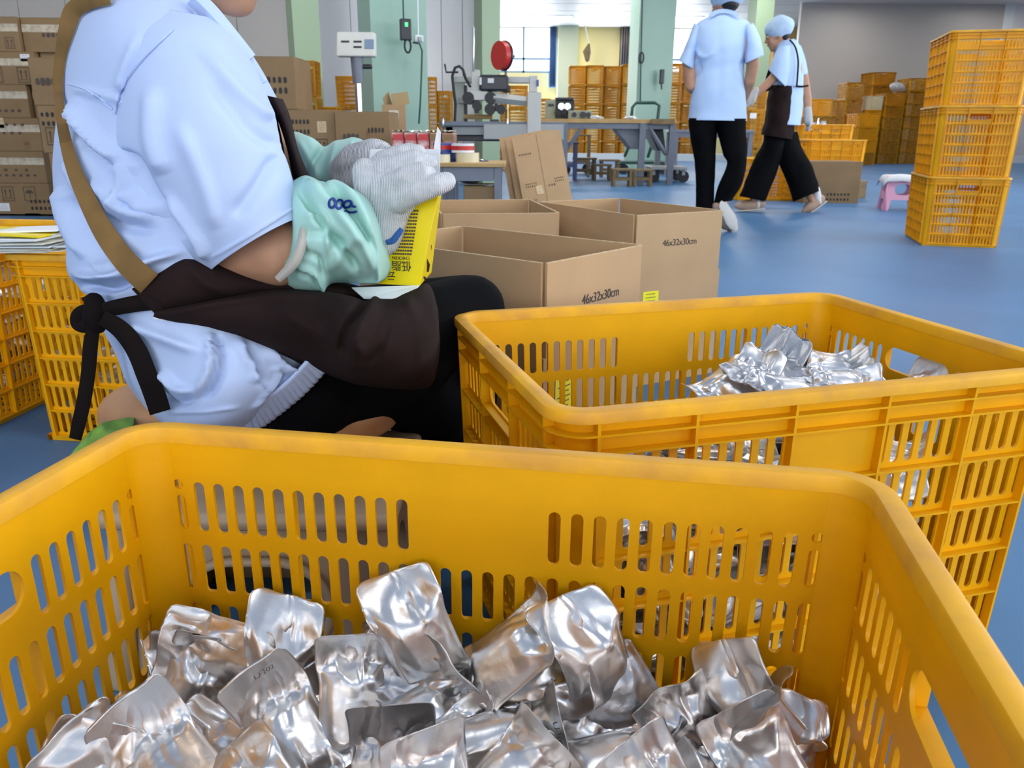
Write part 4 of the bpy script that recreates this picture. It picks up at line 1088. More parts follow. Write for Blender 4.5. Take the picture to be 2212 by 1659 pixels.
# ---------------------------------------------------------------- the box she is filling
bx = thing('packing_box', 'yellow printed packing box held upside down in the gloved hands', 'box', tuple(px(860, 640, 1.06)))
TR, BR = px(948, 412, .985), px(906, 617, .985)
def wq(name, pts, m, parent, th=.0012):
    o = wlink(name, py_mesh(name, [Vector(p) for p in pts], [tuple(range(len(pts)))], False), m, parent)
    md = o.modifiers.new('thickness', 'SOLIDIFY'); md.thickness = th; md.offset = 0; return o
dep = Vector((.012, .075, .012))
TRt = px(950, 322, .985 + .0); TRt = TR + (TR - BR) * .42
TL, BL = TRt + px(790, 412, 1.02) - TR, BR + (px(745, 610, 1.02) - px(906, 617, .985))
frontf = wq('front_panel', [BL, BR, TR + Vector((0, 0, .0)), TL + (TR - TRt)], M['yellow_box'], bx)
side_o = px(931, 588, 1.06) - BR
wq('side_panel', [BR, BR + side_o, TR + side_o * .25, TR], M['yellow_box'], bx)
wq('back_panel', [BL + side_o, BR + side_o, px(948, 416, 1.05), px(951, 322, 1.06), px(800, 322, 1.09)], M['white_card'], bx)
wq('flap', [px(760, 622, .975), px(906, 617, .984), px(896, 632, .96), px(880, 640, .95), px(848, 645, .945), px(786, 645, .95)], M['white_card'], bx)
wq('tab', [px(938, 322, 1.06), px(951, 322, 1.06), px(952, 285, 1.055), px(945, 274, 1.055), px(937, 320, 1.06)], M['white_card'], bx)
def ontext(txt, u, v, size, rot, m=M['print'], P=(BL, BR, TR), spacing=1.0):
    e1 = (P[1] - P[0]).normalized(); nrm = e1.cross(P[2] - P[1]).normalized(); e2 = (P[2] - P[1]).normalized()
    if nrm.dot(CAM - P[1]) < 0: nrm = -nrm
    d = ray(u, v); t = (P[1] - CAM).dot(nrm) / d.dot(nrm); p = CAM + d * t + nrm * .0015
    r = -e1; up = -e2
    o = link('lettering', text_mesh(txt, size, spacing), m, bx)
    o.matrix_parent_inverse = Matrix.Translation(-Vector(bx.location)); o.matrix_basis = plane_matrix(p, r, up)
ontext('低脂', 868, 573, .0135, 0)
ontext('CHICKEN', 867, 557, .0056, 0)
ontext('云', 846, 594, .0125, 0)
for i in range(14):
    bm = bmesh.new(); rr = random.Random(i); x = 0; L = .052 * rr.uniform(.55, 1)
    while x < L:
        a = rr.uniform(.0018, .0032); add_box(bm, x, x + a, -.0011, .0011, 0, .0003); x += a + .0008
    P = (BL, BR, TR); e1 = (BR - BL).normalized(); e2 = (TR - BR).normalized(); nrm = e1.cross(e2).normalized()
    if nrm.dot(CAM - BR) < 0: nrm = -nrm
    u, v = 890 + (905 - 890) * i / 13, 549 - i * 7.2
    d = ray(u, v); t = (BR - CAM).dot(nrm) / d.dot(nrm); p = CAM + d * t + nrm * .0014
    o = link('fine_print', bm_mesh('fine_print', bm), M['print_soft'], bx)
    o.matrix_parent_inverse = Matrix.Translation(-Vector(bx.location)); o.matrix_basis = plane_matrix(p, -e1, -e2)
for k, (a, b) in enumerate((((925, 520), (928, 545)), ((921, 560), (924, 585)), ((913, 598), (917, 606)))):
    t1 = px(a[0], a[1], 1.0); t2 = px(b[0], b[1], 1.02)
    wlink('lettering', tube_mesh('lettering', [t1, (t1 + t2) / 2 + Vector((.002, 0, .001)), t2], .0016, 6), M['print'], bx)

# ---------------------------------------------------------------- stool, cushion and towel under her
st = thing('plastic_stool', 'beige plastic step stool with oval cut-outs under the seated worker', 'stool', (px(600, 1250, .95).x, .99, 0))
def stool_plate(w, h, hole, th=.008):
    return outline_mesh('side_panel', [(-w / 2, 0), (w / 2, 0), (w / 2 - .015, h), (-w / 2 + .015, h)], hole, th)
hw_ = .155
me = stool_plate(2 * hw_ + .05, .225, [[(x, y + .105) for x, y in stadium(0, 0, .088, .062, 8)]])
for s in (-1, 1):
    o = link('side_panel', me, M['stool'], st); put(o, Matrix.Translation((0, s * .125, 0)) @ Matrix.Rotation(math.pi / 2 - s * .06 * -1, 4, 'X'))
    rim = stadium(0, .105, .090, .064, 8); pts = [Vector((x, 0, y)) for x, y in rim] + [Vector((rim[0][0], 0, rim[0][1]))]
    o = link('cut_out_rim', tube_mesh('cut_out_rim', pts, .006, 8, rounded=False), M['stool'], st); put(o, Matrix.Translation((0, s * .128, 0)))
me2 = stool_plate(.25, .225, [[(x, y + .10) for x, y in stadium(0, 0, .05, .055, 6)]])
for s in (-1, 1):
    o = link('side_panel', me2, M['stool'], st); put(o, Matrix.Translation((s * hw_, 0, 0)) @ Matrix.Rotation(math.pi / 2, 4, 'Z') @ Matrix.Rotation(math.pi / 2, 4, 'X'))
for sx_ in (-1, 1):
    for sy_ in (-1, 1): link('leg', tube_mesh('leg', [(sx_ * (hw_ + .018), sy_ * .135, .012), (sx_ * hw_, sy_ * .118, .22)], [.018, .014], 12), M['stool'], st)
bm = bmesh.new(); add_box(bm, -hw_ - .02, hw_ + .02, -.145, .145, .215, .238); bmesh.ops.bevel(bm, geom=bm.edges[:], offset=.01, segments=3, affect='EDGES', profile=.5)
link('seat', bm_mesh('seat', bm, True), M['stool'], st)
cu_l, cu_r = px(226, 930, 1.09), px(866, 960, 1.09)
cush = bmesh.new(); r3 = bmesh.ops.create_uvsphere(cush, u_segments=48, v_segments=24, radius=1)
for v_ in cush.verts:
    c = v_.co; k = abs(c.z); c.z = math.copysign(k ** .7, c.z)
cc = (cu_l + cu_r) / 2
bmesh.ops.transform(cush, matrix=Matrix.Diagonal(((cu_r.x - cu_l.x) / 2, .145, .05, 1)), verts=cush.verts[:])
o = link('seat_cushion', bm_mesh('seat_cushion', cush, True), M['cushion']); o.location = (cc.x, 1.10, .280)
T(o, 'thick tan rounded cushion on the stool, under the seated worker', 'cushion')
# green towel draped over the left end of the cushion
V = []; Fc = []; nx, ny = 26, 22
TS = [[(292, 898, 1.0), (260, 905, .98), (222, 912, .95), (190, 935, .93), (150, 985, .92)], [(286, 930, .90), (250, 945, .89), (215, 960, .88), (180, 985, .88), (152, 1010, .88)], [(280, 985, .875), (245, 1000, .87), (210, 1015, .87), (175, 1030, .87), (150, 1040, .87)]]
for j in range(ny + 1):
    t = j / ny * 2; r0 = min(int(t), 1); f0 = t - r0
    for i in range(nx + 1):
        s = i / nx * 4; c0 = min(int(s), 3); g0 = s - c0
        a = [TS[r0][c0][k] * (1 - g0) + TS[r0][c0 + 1][k] * g0 for k in range(3)]; b = [TS[r0 + 1][c0][k] * (1 - g0) + TS[r0 + 1][c0 + 1][k] * g0 for k in range(3)]
        q = [a[k] * (1 - f0) + b[k] * f0 for k in range(3)]
        V.append(px(q[0], q[1], q[2] + .007 * math.sin(i * .75 + j * .55) + .006 * noise.noise(Vector((i * .35, j * .35, 1)))))
for j in range(ny):
    for i in range(nx): a = j * (nx + 1) + i; Fc.append((a, a + 1, a + nx + 2, a + nx + 1))
o = link('towel', py_mesh('towel', V, Fc, True), M['green_cloth']); md = o.modifiers.new('thickness', 'SOLIDIFY'); md.thickness = .004
T(o, 'green towel draped over the left end of the tan cushion', 'towel')

# folded box blanks lying on the left crate
for i in range(11):
    rr = random.Random(40 + i)
    z = .4185 + i * .0043
    P = [pz(-40 + rr.uniform(-15, 15), 552 - i * 4.2, z), pz(152 + rr.uniform(-10, 12), 556 - i * 4.4, z)]
    c = px(30, 560 - i * 4.2, 1.70)
    bm = bmesh.new(); add_box(bm, -.20, .20, -.055, .055, 0, .0035)
    if i % 3 == 0: add_box(bm, .20, .23, -.04 + rr.uniform(-.01, .01), .03, .0005, .0025)
    o = link('folded_box', bm_mesh('folded_box', bm), M['white_card'] if i not in (10,) else M['yellow_box'])
    if i == 0: M['blank'] = mat('folded_card_edge', rgb(205, 205, 190), .6, vary=.15, vscale=30)
    if i < 10 and i % 2 == 0: o.data.materials.clear(); o.data.materials.append(M['blank'])
    o.location = (c.x - .09 + rr.uniform(-.015, .015) + (.0 if i == 10 else 0), 1.63 + .055 + rr.uniform(-.012, .012), z); o.rotation_euler = (rr.uniform(-.02, .02), rr.uniform(-.03, .03), rr.uniform(-.12, .16))
    T(o, 'yellow printed folded box on top of the pile on the left crate' if i == 10 else '%s folded white box blank from the top of the pile on the left crate' % ['tenth', 'ninth', 'eighth', 'seventh', 'sixth', 'fifth', 'fourth', 'third', 'second', 'first'][i], 'box', None if i == 10 else 'folded box blanks on the left crate')

# ================================================================ the two standing workers
p1 = thing('person', 'standing worker seen from behind in a light blue shirt and black trousers', 'person', (px(1560, 470, 5.65).x, 5.75, 0))
Y1 = 5.75
h1 = px(1566, 8, Y1); ref1 = {}
def ex1(bm):
    ref1['a'] = head_parts(bm, h1, 1.0, Vector((-.45, .89, 0)), .25)
    add_ball(bm, px(1553, 150, Y1), .15, .10, .30)
blob('body', [
    ([px(1562, 45, Y1), px(1564, 20, Y1), h1], [.06, .05, .05]),
    ([px(1512, 75, Y1), px(1487, 140, Y1 - .02), px(1492, 186, Y1 - .04), px(1512, 206, Y1 + .16)], [.05, .044, .038, .03]),
    ([px(1608, 75, Y1), px(1627, 140, Y1 - .04), px(1620, 176, Y1 - .02), px(1606, 215, Y1 + .12)], [.05, .043, .038, .03]),
    ([px(1512, 206, Y1 + .16), px(1528, 206, Y1 + .24)], [.03, .022]), ([px(1606, 215, Y1 + .12), px(1592, 218, Y1 + .22)], [.03, .022]),
    ([px(1525, 270, Y1), px(1522, 350, Y1), px(1524, 450, Y1), px(1524, 474, Y1)], [.07, .055, .04, .035]),
    ([px(1580, 270, Y1), px(1590, 350, Y1 - .03), px(1564, 428, Y1 + .02), px(1562, 445, Y1)], [.07, .055, .04, .035])], M['skin'], p1, .011, 4, ex1)
face_features(p1, h1, 1.0, *ref1['a'])
f1, s1, u1 = ref1['a']
def cap_mesh(par, c, s, f, side, up, m):
    bm = bmesh.new(); add_ball(bm, c + up * .045 * s - f * .034 * s, .116 * s, .106 * s, .090 * s, Matrix((f, side, up)).transposed(), 32)
    for v_ in bm.verts: v_.co += (v_.co - c).normalized() * (.006 * s * math.sin(40 * v_.co.x) * math.cos(34 * v_.co.z))
    o = wlink('cap', bm_mesh('cap', bm, True), m, par)
    a = c + up * .02 * s - f * .02 * s
    ring = [a + (f * math.cos(t) * .098 + side * math.sin(t) * .086) * s + up * (.02 * math.cos(t)) * s for t in [2 * math.pi * k / 24 for k in range(25)]]
    wlink('cap_band', tube_mesh('cap_band', ring, .009 * s, 8, rounded=False), m, par)
    bm = bmesh.new(); add_ball(bm, c + up * .005 * s - f * .045 * s, .062 * s, .071 * s, .075 * s, Matrix((f, side, up)).transposed()); wlink('hair', bm_mesh('hair', bm, True), M['hair'], par)
cap_mesh(p1, h1, 1.0, f1, s1, u1, M['cap'])
cap_mesh(pw, HC, 1.0, f_, s_, u_, M['cap'])
shirt1 = loft_obj('shirt', [(1545, 24, 1582, 22, Y1, .05), (1530, 36, 1592, 35, Y1, .075), (1506, 50, 1618, 48, Y1, .10), (1498, 70, 1616, 72, Y1, .125), (1497, 110, 1611, 110, Y1, .135), (1499, 150, 1607, 150, Y1, .13), (1494, 205, 1611, 205, Y1, .135), (1487, 252, 1613, 254, Y1, .14), (1486, 259, 1613, 261, Y1, .14)],
    M['shirt_far'], p1, n=72, k=10, wr=.008, wrs=7, seed=11, folds=[([(1500, 100), (1520, 125), (1545, 110)], 5, .01), ([(1505, 120), (1512, 150), (1500, 170)], 5, -.012), ([(1604, 110), (1590, 150), (1600, 180)], 5, .01), ([(1520, 110), (1500, 140), (1500, 160)], 4, .01), ([(1553, 60), (1555, 150), (1552, 250)], 10, -.006)])
loft_obj('sleeve', [(1500, 50, 1520, 62, Y1, .055), (1488, 78, 1510, 92, Y1 - .01, .075), (1476, 108, 1503, 122, Y1 - .015, .08), (1466, 131, 1499, 150, Y1 - .02, .08)], M['shirt_far'], p1, n=40, k=6, cap=False, thick=.004, wr=.006, seed=12)
loft_obj('sleeve', [(1606, 55, 1626, 50, Y1, .055), (1612, 88, 1640, 76, Y1 - .02, .075), (1610, 116, 1648, 100, Y1 - .03, .08), (1609, 137, 1651, 119, Y1 - .04, .08)], M['shirt_far'], p1, n=40, k=6, cap=False, thick=.004, wr=.006, seed=13)
ribbon('collar', [(1534, 34), (1548, 26), (1566, 24), (1584, 28), (1594, 36)], 9, M['shirt_far'], p1, None, Y1 - .075, thick=.006, bow=.0)
loft_obj('trousers', [(1487, 255, 1552, 256, Y1, .115), (1490, 290, 1549, 292, Y1, .11), (1498, 340, 1547, 340, Y1, .09), (1502, 400, 1543, 400, Y1, .08), (1504, 462, 1542, 462, Y1, .085)], M['black'], p1, n=36, k=6, wr=.006, seed=2)
loft_obj('trouser_leg', [(1546, 256, 1613, 256, Y1, .115), (1551, 292, 1612, 290, Y1, .11), (1562, 335, 1614, 330, Y1 - .03, .095), (1570, 355, 1612, 350, Y1 - .04, .09), (1552, 400, 1604, 395, Y1 - .03, .085), (1541, 438, 1580, 434, Y1, .085)], M['black'], p1, n=36, k=6, wr=.006, seed=4)
def shoe(par, heel, toe, w, sole_dir, ankle):
    """slip-on shoe between two points with its sole on the sole_dir side"""
    heel, toe = Vector(heel), Vector(toe); ax = toe - heel; d = ax.normalized(); sd = Vector(sole_dir); sd = (sd - d * sd.dot(d)).normalized()
    P = [heel + d * ax.length * t for t in (0.05, .3, .6, .85, .97)]
    o = wlink('shoe', tube_mesh('shoe', [p - sd * .02 for p in P], [w * .75, w * .9, w, w * .8, w * .45], 16), M['shoe'], par)
    wlink('sole', tube_mesh('sole', [p + sd * w * .55 for p in P], [w * .75, w * .85, w, w * .85, w * .5], 16, flat=.22, axis=d.cross(sd)), M['sole'], par)
    wlink('sock', tube_mesh('sock', [Vector(ankle), heel + d * ax.length * .22 - sd * .02], [.036, .04], 14), M['sock'], par)
shoe(p1, px(1554, 444, Y1 - .06), px(1582, 494, Y1 - .02), .055, (.75, -.35, -.5), px(1560, 428, Y1))
shoe(p1, px(1512, 478, Y1 - .03) , px(1522, 470, Y1 + .2), .045, (0, 0, -1), px(1522, 452, Y1))

Y2 = 7.25
p2 = thing('person', 'walking worker in a brown apron and blue cap, seen in profile', 'person', (px(1690, 455, Y2).x, Y2, 0))
h2 = px(1678, 76, Y2); ref2 = {}
def ex2(bm):
    ref2['a'] = head_parts(bm, h2, 1.0, Vector((-.93, .25, 0)), .35)
    add_ball(bm, px(1702, 170, Y2), .11, .14, .27)
blob('body', [
    ([px(1704, 105, Y2), px(1694, 92, Y2), h2], [.06, .05, .05]),
    ([px(1694, 125, Y2 - .13), px(1680, 148, Y2 - .19), px(1672, 168, Y2 - .2), px(1640, 197, Y2 - .2), px(1624, 212, Y2 - .2)], [.04, .042, .04, .033, .026]),
    ([px(1720, 125, Y2 + .12), px(1735, 165, Y2 + .15), px(1744, 215, Y2 + .1), px(1746, 250, Y2 + .05)], [.05, .045, .038, .028]),
    ([px(1674, 300, Y2), px(1652, 360, Y2 - .03), px(1630, 425, Y2 - .03), px(1626, 446, Y2)], [.07, .05, .035, .035]),
    ([px(1698, 300, Y2 + .04), px(1714, 352, Y2 + .05), px(1740, 408, Y2 + .04), px(1757, 438, Y2)], [.07, .05, .035, .03])], M['skin'], p2, .011, 4, ex2)
face_features(p2, h2, 1.0, *ref2['a'])
cap_mesh(p2, h2, 1.02, *ref2['a'], M['cap'])
loft_obj('shirt', [(1686, 88, 1714, 84, Y2, .07), (1678, 98, 1724, 92, Y2, .15), (1672, 120, 1732, 115, Y2, .20), (1668, 160, 1735, 155, Y2, .20), (1668, 200, 1735, 200, Y2, .19), (1664, 240, 1733, 240, Y2, .19), (1660, 268, 1730, 271, Y2, .19)], M['shirt_far'], p2, n=48, k=8, wr=.008, seed=21)
loft_obj('sleeve', [(1684, 100, 1706, 98, Y2 - .16, .06), (1672, 122, 1708, 128, Y2 - .18, .08), (1664, 140, 1704, 160, Y2 - .19, .085), (1660, 151, 1698, 188, Y2 - .19, .085)], M['shirt_far'], p2, n=40, k=6, cap=False, thick=.004, wr=.005, seed=22)
loft_obj('apron', [(1668, 183, 1722, 186, Y2 - .01, .215), (1660, 200, 1721, 200, Y2 - .01, .22), (1654, 240, 1718, 240, Y2 - .01, .22), (1648, 275, 1715, 280, Y2 - .01, .215), (1645, 291, 1712, 302, Y2 - .01, .21)], M['apron'], p2, n=48, k=8, wr=.012, wrs=9, seed=23, cap=False, thick=.004)
ribbon('apron_bib', [(1664, 150, Y2 - .1), (1660, 175, Y2 - .14), (1664, 195, Y2 - .2)], [8, 14, 20], M['apron'], p2, None, Y2 - .2, thick=.006)
loft_obj('sleeve', [(1712, 94, 1730, 98, Y2 + .13, .06), (1716, 130, 1740, 128, Y2 + .15, .07), (1722, 165, 1746, 160, Y2 + .15, .07)], M['shirt_far'], p2, n=32, k=5, cap=False, thick=.004, seed=29)
ribbon('apron_strap', [(1706, 86, Y2 - .12), (1718, 102, Y2 - .19), (1724, 130, Y2 - .2), (1723, 160, Y2 - .2), (1721, 186, Y2 - .2)], 3.4, M['apron'], p2, None, Y2 - .2, thick=.006)
ribbon('waist_tie', [(1720, 186, Y2 - .2), (1733, 187, Y2 - .12), (1746, 185, Y2 - .08)], 4, M['tie'], p2, None, Y2 - .1, thick=.006)
loft_obj('trousers', [(1650, 286, 1700, 290, Y2 - .03, .15), (1646, 310, 1694, 330, Y2 - .03, .14), (1628, 345, 1682, 358, Y2 - .03, .12), (1610, 390, 1668, 400, Y2 - .03, .11), (1597, 424, 1652, 434, Y2 - .03, .11)], M['black'], p2, n=36, k=6, wr=.008, seed=24)
loft_obj('trouser_leg', [(1668, 290, 1722, 284, Y2 + .05, .15), (1674, 330, 1734, 322, Y2 + .05, .14), (1686, 362, 1748, 346, Y2 + .05, .12), (1702, 400, 1760, 375, Y2 + .04, .11), (1714, 436, 1771, 412, Y2 + .03, .11)], M['black'], p2, n=36, k=6, wr=.008, seed=25)
shoe(p2, px(1648, 445, Y2), px(1590, 450, Y2 - .02), .045, (0, 0, -1), px(1630, 424, Y2))
shoe(p2, px(1778, 432, Y2 + .02), px(1738, 460, Y2), .045, (.5, 0, -.85), px(1762, 410, Y2 + .03))
for a, b in (((1626, 208, -.2), (1612, 226, -.2)), ((1746, 250, .05), (1748, 278, .03))):
    A, B = px(a[0], a[1], Y2 + a[2]), px(b[0], b[1], Y2 + b[2]); d = (B - A).normalized(); sv = Vector((.6, -.8, 0)) if a[0] < 1700 else Vector((0, 1, 0))
    tb = [([A - d * .05, A, A + d * .05], [.032, .034, .036])] + [([A + d * .05 + sv * q, A + d * .09 + sv * q * 1.1, A + d * (.125 - abs(q) * .6) + sv * q * .8 + Vector((-.015, 0, 0))], [.012, .011, .010]) for q in (-.03, -.01, .01, .03)]
    tb.append(([A + sv * .03, A + d * .05 + sv * .055, A + d * .08 + sv * .05], [.014, .012, .010]))
    blob('glove', tb, M['knit_gray'], p2, .006, 3)

# ================================================================ background: cartons on pallets, left
def carton_px(label, u0, u1, v0, v1, Y, depth=.40, **kw):
    a, b = px(u0, (v0 + v1) / 2, Y), px(u1, (v0 + v1) / 2, Y)
    return carton(label, a.x, b.x, Y, px((u0 + u1) / 2, v1, Y).z, px((u0 + u1) / 2, v0, Y).z, depth, **kw)
GP = 'taped cartons stacked on the left pallet'
YP = 6.5
rows = [(36, 112), (112, 183), (183, 255), (255, 327), (327, 396), (396, 462)]
LB = ['top row of the left pallet', 'second row of the left pallet', 'third row of the left pallet', 'fourth row of the left pallet', 'fifth row of the left pallet', 'bottom row of the left pallet']
zrow = [px(60, v, YP).z for v in (36, 112, 183, 255, 327, 396, 462)]
def pallet_row(i, u0, u1, lb, **kw):
    a, b = px(u0, rows[i][0], YP), px(u1, rows[i][0], YP)
    t, w, h = carton(lb, a.x, b.x - .008, YP + kw.pop('dy', 0), zrow[i + 1], zrow[i], .42, group=GP, tape_front=kw.pop('tf', True), seed=i)
    return t, w, h
t, w, h = pallet_row(0, -120, 36, 'left carton with silvery tape in the ' + LB[0]); arrows(t, front(w * .36, h * .25), .08, 'up', M['print_soft'])
t, w, h = pallet_row(0, 36, 172, 'right carton in the ' + LB[0], dy=.04); marks(t, front(0, h * .5), 1, 5, .03, .035, .036, M['print_soft'])
t, w, h = pallet_row(1, -70, 74, 'carton with a white label at the left of the ' + LB[1]); arrows(t, front(-w * .12, h * .3), .11, 'box', M['print_soft']); arrows(t, front(w * .3, h * .3), .11, 'up', M['print_soft']); sticker(t, w * .36, h * .82, .07, .05, M['paper'], 3)
pallet_row(1, 76, 200, 'carton at the right of the ' + LB[1], dy=.06)
t, w, h = pallet_row(2, -90, 57, 'wide-taped carton at the left of the ' + LB[2]); marks(t, front(0, h * .22), 1, 8, .03, .02, .05, M['print_soft'])
pallet_row(2, 59, 180, 'carton at the right of the ' + LB[2], dy=.05)
t, w, h = pallet_row(3, -80, 84, 'carton with a pale label in the ' + LB[3]); marks(t, front(-.02, h * .8), 1, 7, .03, .02, .06, M['print_soft']); marks(t, front(-.02, h * .55), 1, 6, .03, .02, .06, M['print_soft']); sticker(t, -.02, h * .85, .08, .075, M['kraft_edge'], 2); arrows(t, front(w * .3, h * .2), .05, 'box', M['print_red'])
t, w, h = pallet_row(4, -80, 94, 'carton with rows of small print in the ' + LB[4]); marks(t, front(0, h * .25), 1, 9, .03, .02, .055, M['print_soft']); marks(t, front(0, h * .42), 1, 5, .03, .02, .08, M['print_soft'])
t, w, h = pallet_row(5, -60, 106, 'carton with two pictograms in the ' + LB[5], tf=False); arrows(t, front(-.03, h * .66), .11, 'up', M['print_soft']); arrows(t, front(.14, h * .66), .11, 'box', M['print_soft']); marks(t, front(.21, h * .3), 2, 5, .022, .03, .034, M['print']); sticker(t, -.08, h * .22, .09, .06, M['paper'], 3)
# second, nearer column of plain cartons
YQ = 5.95
vq = (124, 228, 331, 428, 520)
for i, (u0, u1) in enumerate(((70, 230), (74, 234), (84, 240), (94, 250))):
    a, b = px(u0, 200, YQ), px(u1, 200, YQ)
    t, w, h = carton('%s carton of the plain stack right of the left pallet' % ORD[i], a.x, b.x, YQ, px(110, vq[i + 1], YQ).z if i < 3 else .0, px(110, vq[i], YQ).z, .40, group='plain carton stack beside the left pallet')
    if i == 0: marks(t, front(-w * .30, h * .5), 1, 4, .034, .055, .036, M['print_soft'])
    if i == 1: marks(t, front(-w * .30, h * .72), 2, 5, .022, .034, .036, M['print']); arrows(t, front(-w * .33, h * .36), .12, 'up', M['print_soft'])
    if i == 2: arrows(t, front(-w * .3, h * .45), .05, 'box', M['print_soft'])
# pallet
pt = thing('wooden_pallet', 'wooden pallet under the taped cartons at the left edge', 'pallet', (px(20, 470, YP).x, YP, 0))
zt = zrow[6]
for i in range(7): link('plank', box_mesh('plank', -.62, .62, i * .075, i * .075 + .06, zt - .02, zt - .001), M['pallet'], pt)
for x in (-.55, -.18, .19, .55): link('block', box_mesh('block', x - .06, x + .06, .0, .5, .02, zt - .02), M['pallet'], pt)
for y in (.0, .22, .44): link('plank', box_mesh('plank', -.62, .62, y, y + .07, .001, .02), M['pallet'], pt)

# ---------------------------------------------------------------- printed cartons in the middle distance
YM = 5.4
zA, zB, zC = px(640, 122, YM).z, px(700, 237, YM).z, px(700, 345, YM).z
def cx_(u, v=200, Y=YM): return px(u, v, Y).x
t, w, h = carton('printed carton stacked on top of two others beyond the worker\'s chest', cx_(505), cx_(640), YM, zB, zA, .42, seed=1)
marks(t, front(w * .12, h * .56), 1, 6, .022, .042, .034, M['print']); marks(t, front(w * .12, h * .36), 1, 6, .022, .042, .034, M['print']); arrows(t, front(-w * .32, h * .8), .04, 'box', M['print_red'])
t, w, h = carton('printed carton with a white label in the lower row beyond the worker', cx_(566), cx_(720), YM, zC, zB, .42, seed=2)
marks(t, front(-.02, h * .76), 1, 7, .016, .032, .024, M['print']); marks(t, front(-.02, h * .56), 1, 7, .016, .032, .024, M['print']); sticker(t, w * .31, h * .66, .058, .068, M['kraft_edge'], 4)
arrows(t, front(0, h * .28), .085, 'box', M['print']); arrows(t, front(w * .30, h * .28), .085, 'up', M['print'])
t, w, h = carton('printed carton at the right of the lower row, under the scale', cx_(722), cx_(841), YM - .03, zC, zB - .01, .42, seed=3)
marks(t, front(-w * .22, h * .47), 1, 4, .024, .05, .027, M['print_soft']); marks(t, front(w * .24, h * .62), 1, 5, .015, .034, .022, M['print']); marks(t, front(w * .24, h * .38), 1, 5, .015, .034, .022, M['print']); arrows(t, front(w * .1, h * .55), .03, 'box', M['print_red'])
carton('lower carton supporting the printed ones, left', cx_(560), cx_(718), YM + .01, .13, zC, .42, seed=4)
carton('lower carton supporting the printed ones, right', cx_(722), cx_(842), YM, .13, zC, .42, seed=5)
pt = thing('wooden_pallet', 'wooden pallet under the printed cartons', 'pallet', ((cx_(560) + cx_(842)) / 2, YM, 0))
for i in range(6): link('plank', box_mesh('plank', -.92, .5, i * .075, i * .075 + .06, .108, .128), M['pallet'], pt)
for x in (-.86, -.44, 0, .44): link('block', box_mesh('block', x - .05, x + .05, .0, .43, .0, .108), M['pallet'], pt)
carton('printed carton row end half hidden by the worker, under the topmost one', cx_(425), cx_(562), YM + .01, zC, zB, .42, seed=6)
carton('lower carton at the hidden left end of the printed stack', cx_(425), cx_(556), YM + .01, .13, zC, .42, seed=7)
# small open carton behind
YO = 6.3
a, b = px(826, 250, YO), px(876, 250, YO); zt, zb = px(850, 226, YO).z, px(850, 300, YO).z
t = thing('open_carton', 'small open carton with raised flaps beside the green column', 'box', ((a.x + b.x) / 2, YO, 0), .12)
w = b.x - a.x
for n_, bb in (('side', (-w / 2, w / 2, 0, .005)), ('side', (-w / 2, w / 2, .295, .30))): link(n_, box_mesh(n_, bb[0], bb[1], bb[2], bb[3], zb, zt), M['kraft'], t)
for s in (-1, 1): link('side', box_mesh('side', *sorted((s * w / 2, s * (w / 2 - .005))), .005, .295, zb, zt), M['kraft'], t)
link('bottom', box_mesh('bottom', -w / 2, w / 2, 0, .3, zb - .005, zb), M['kraft'], t)
fl = link('flap', box_mesh('flap', -.07, .07, -.002, .002, 0, .09), M['kraft_in'], t); fl.location = (w / 2 - .03, .15, zt); fl.rotation_euler = (0, -.15, .5)
fl = link('flap', box_mesh('flap', -.06, .06, -.002, .002, 0, .085), M['kraft_in'], t); fl.location = (-w / 2 + .02, .12, zt); fl.rotation_euler = (.2, .95, 1.2)
sticker(t, .0, (zt + zb) / 2 + .05, .07, .06, M['tape'], 2); arrows(t, front(0, zb + .06), .06, 'box', M['print_red'])
link('support', box_mesh('support', -w / 2, w / 2, 0, .3, 0, zb - .006), M['kraft_far'], t)
# red and white wrapped packs on a low table
YR = 5.0
a, b = px(846, 300, YR), px(982, 300, YR); z1 = px(900, 282, YR).z; z0 = px(900, 338, YR).z
n = 5
for i in range(n):
    x0 = a.x + (b.x - a.x) * i / n; x1 = a.x + (b.x - a.x) * (i + 1) / n - .004
    t = thing('wrapped_pack', '%s red and white pack of the film-wrapped row beside the gloves' % ['first', 'second', 'third', 'fourth', 'last'][i], 'pack', ((x0 + x1) / 2, YR, z0), 0, 'film-wrapped red and white packs')
    w = x1 - x0
    link('body', box_mesh('body', -w / 2, w / 2, 0, .26, 0, z1 - z0 - .012, .006), M['red_print'] if i < 3 else mat('brown_red_printed_film', rgb(150, 92, 76), .4, col2=rgb(190, 150, 128), vscale=24, coat=.3) if i == 3 else bpy.data.materials['brown_red_printed_film'], t)
    bm = bmesh.new(); rr = random.Random(i)
    V = []; Fc = []
    for k in range(9):
        for l in range(7): V.append((-w / 2 + w * k / 8, .26 * l / 6, z1 - z0 - .010 + rr.uniform(0, .014)))
    for k in range(8):
        for l in range(6): q = k * 7 + l; Fc.append((q, q + 1, q + 8, q + 7))
    bm.free(); link('wrap', py_mesh('wrap', V, Fc, False), M['tape'], t)
    bm = bmesh.new(); add_box(bm, -w * .4, w * .4, -.002, 0, (z1 - z0) * .62, (z1 - z0) * .86); link('label_band', bm_mesh('label_band', bm), M['red'] if i < 3 else M['kraft_far'], t)
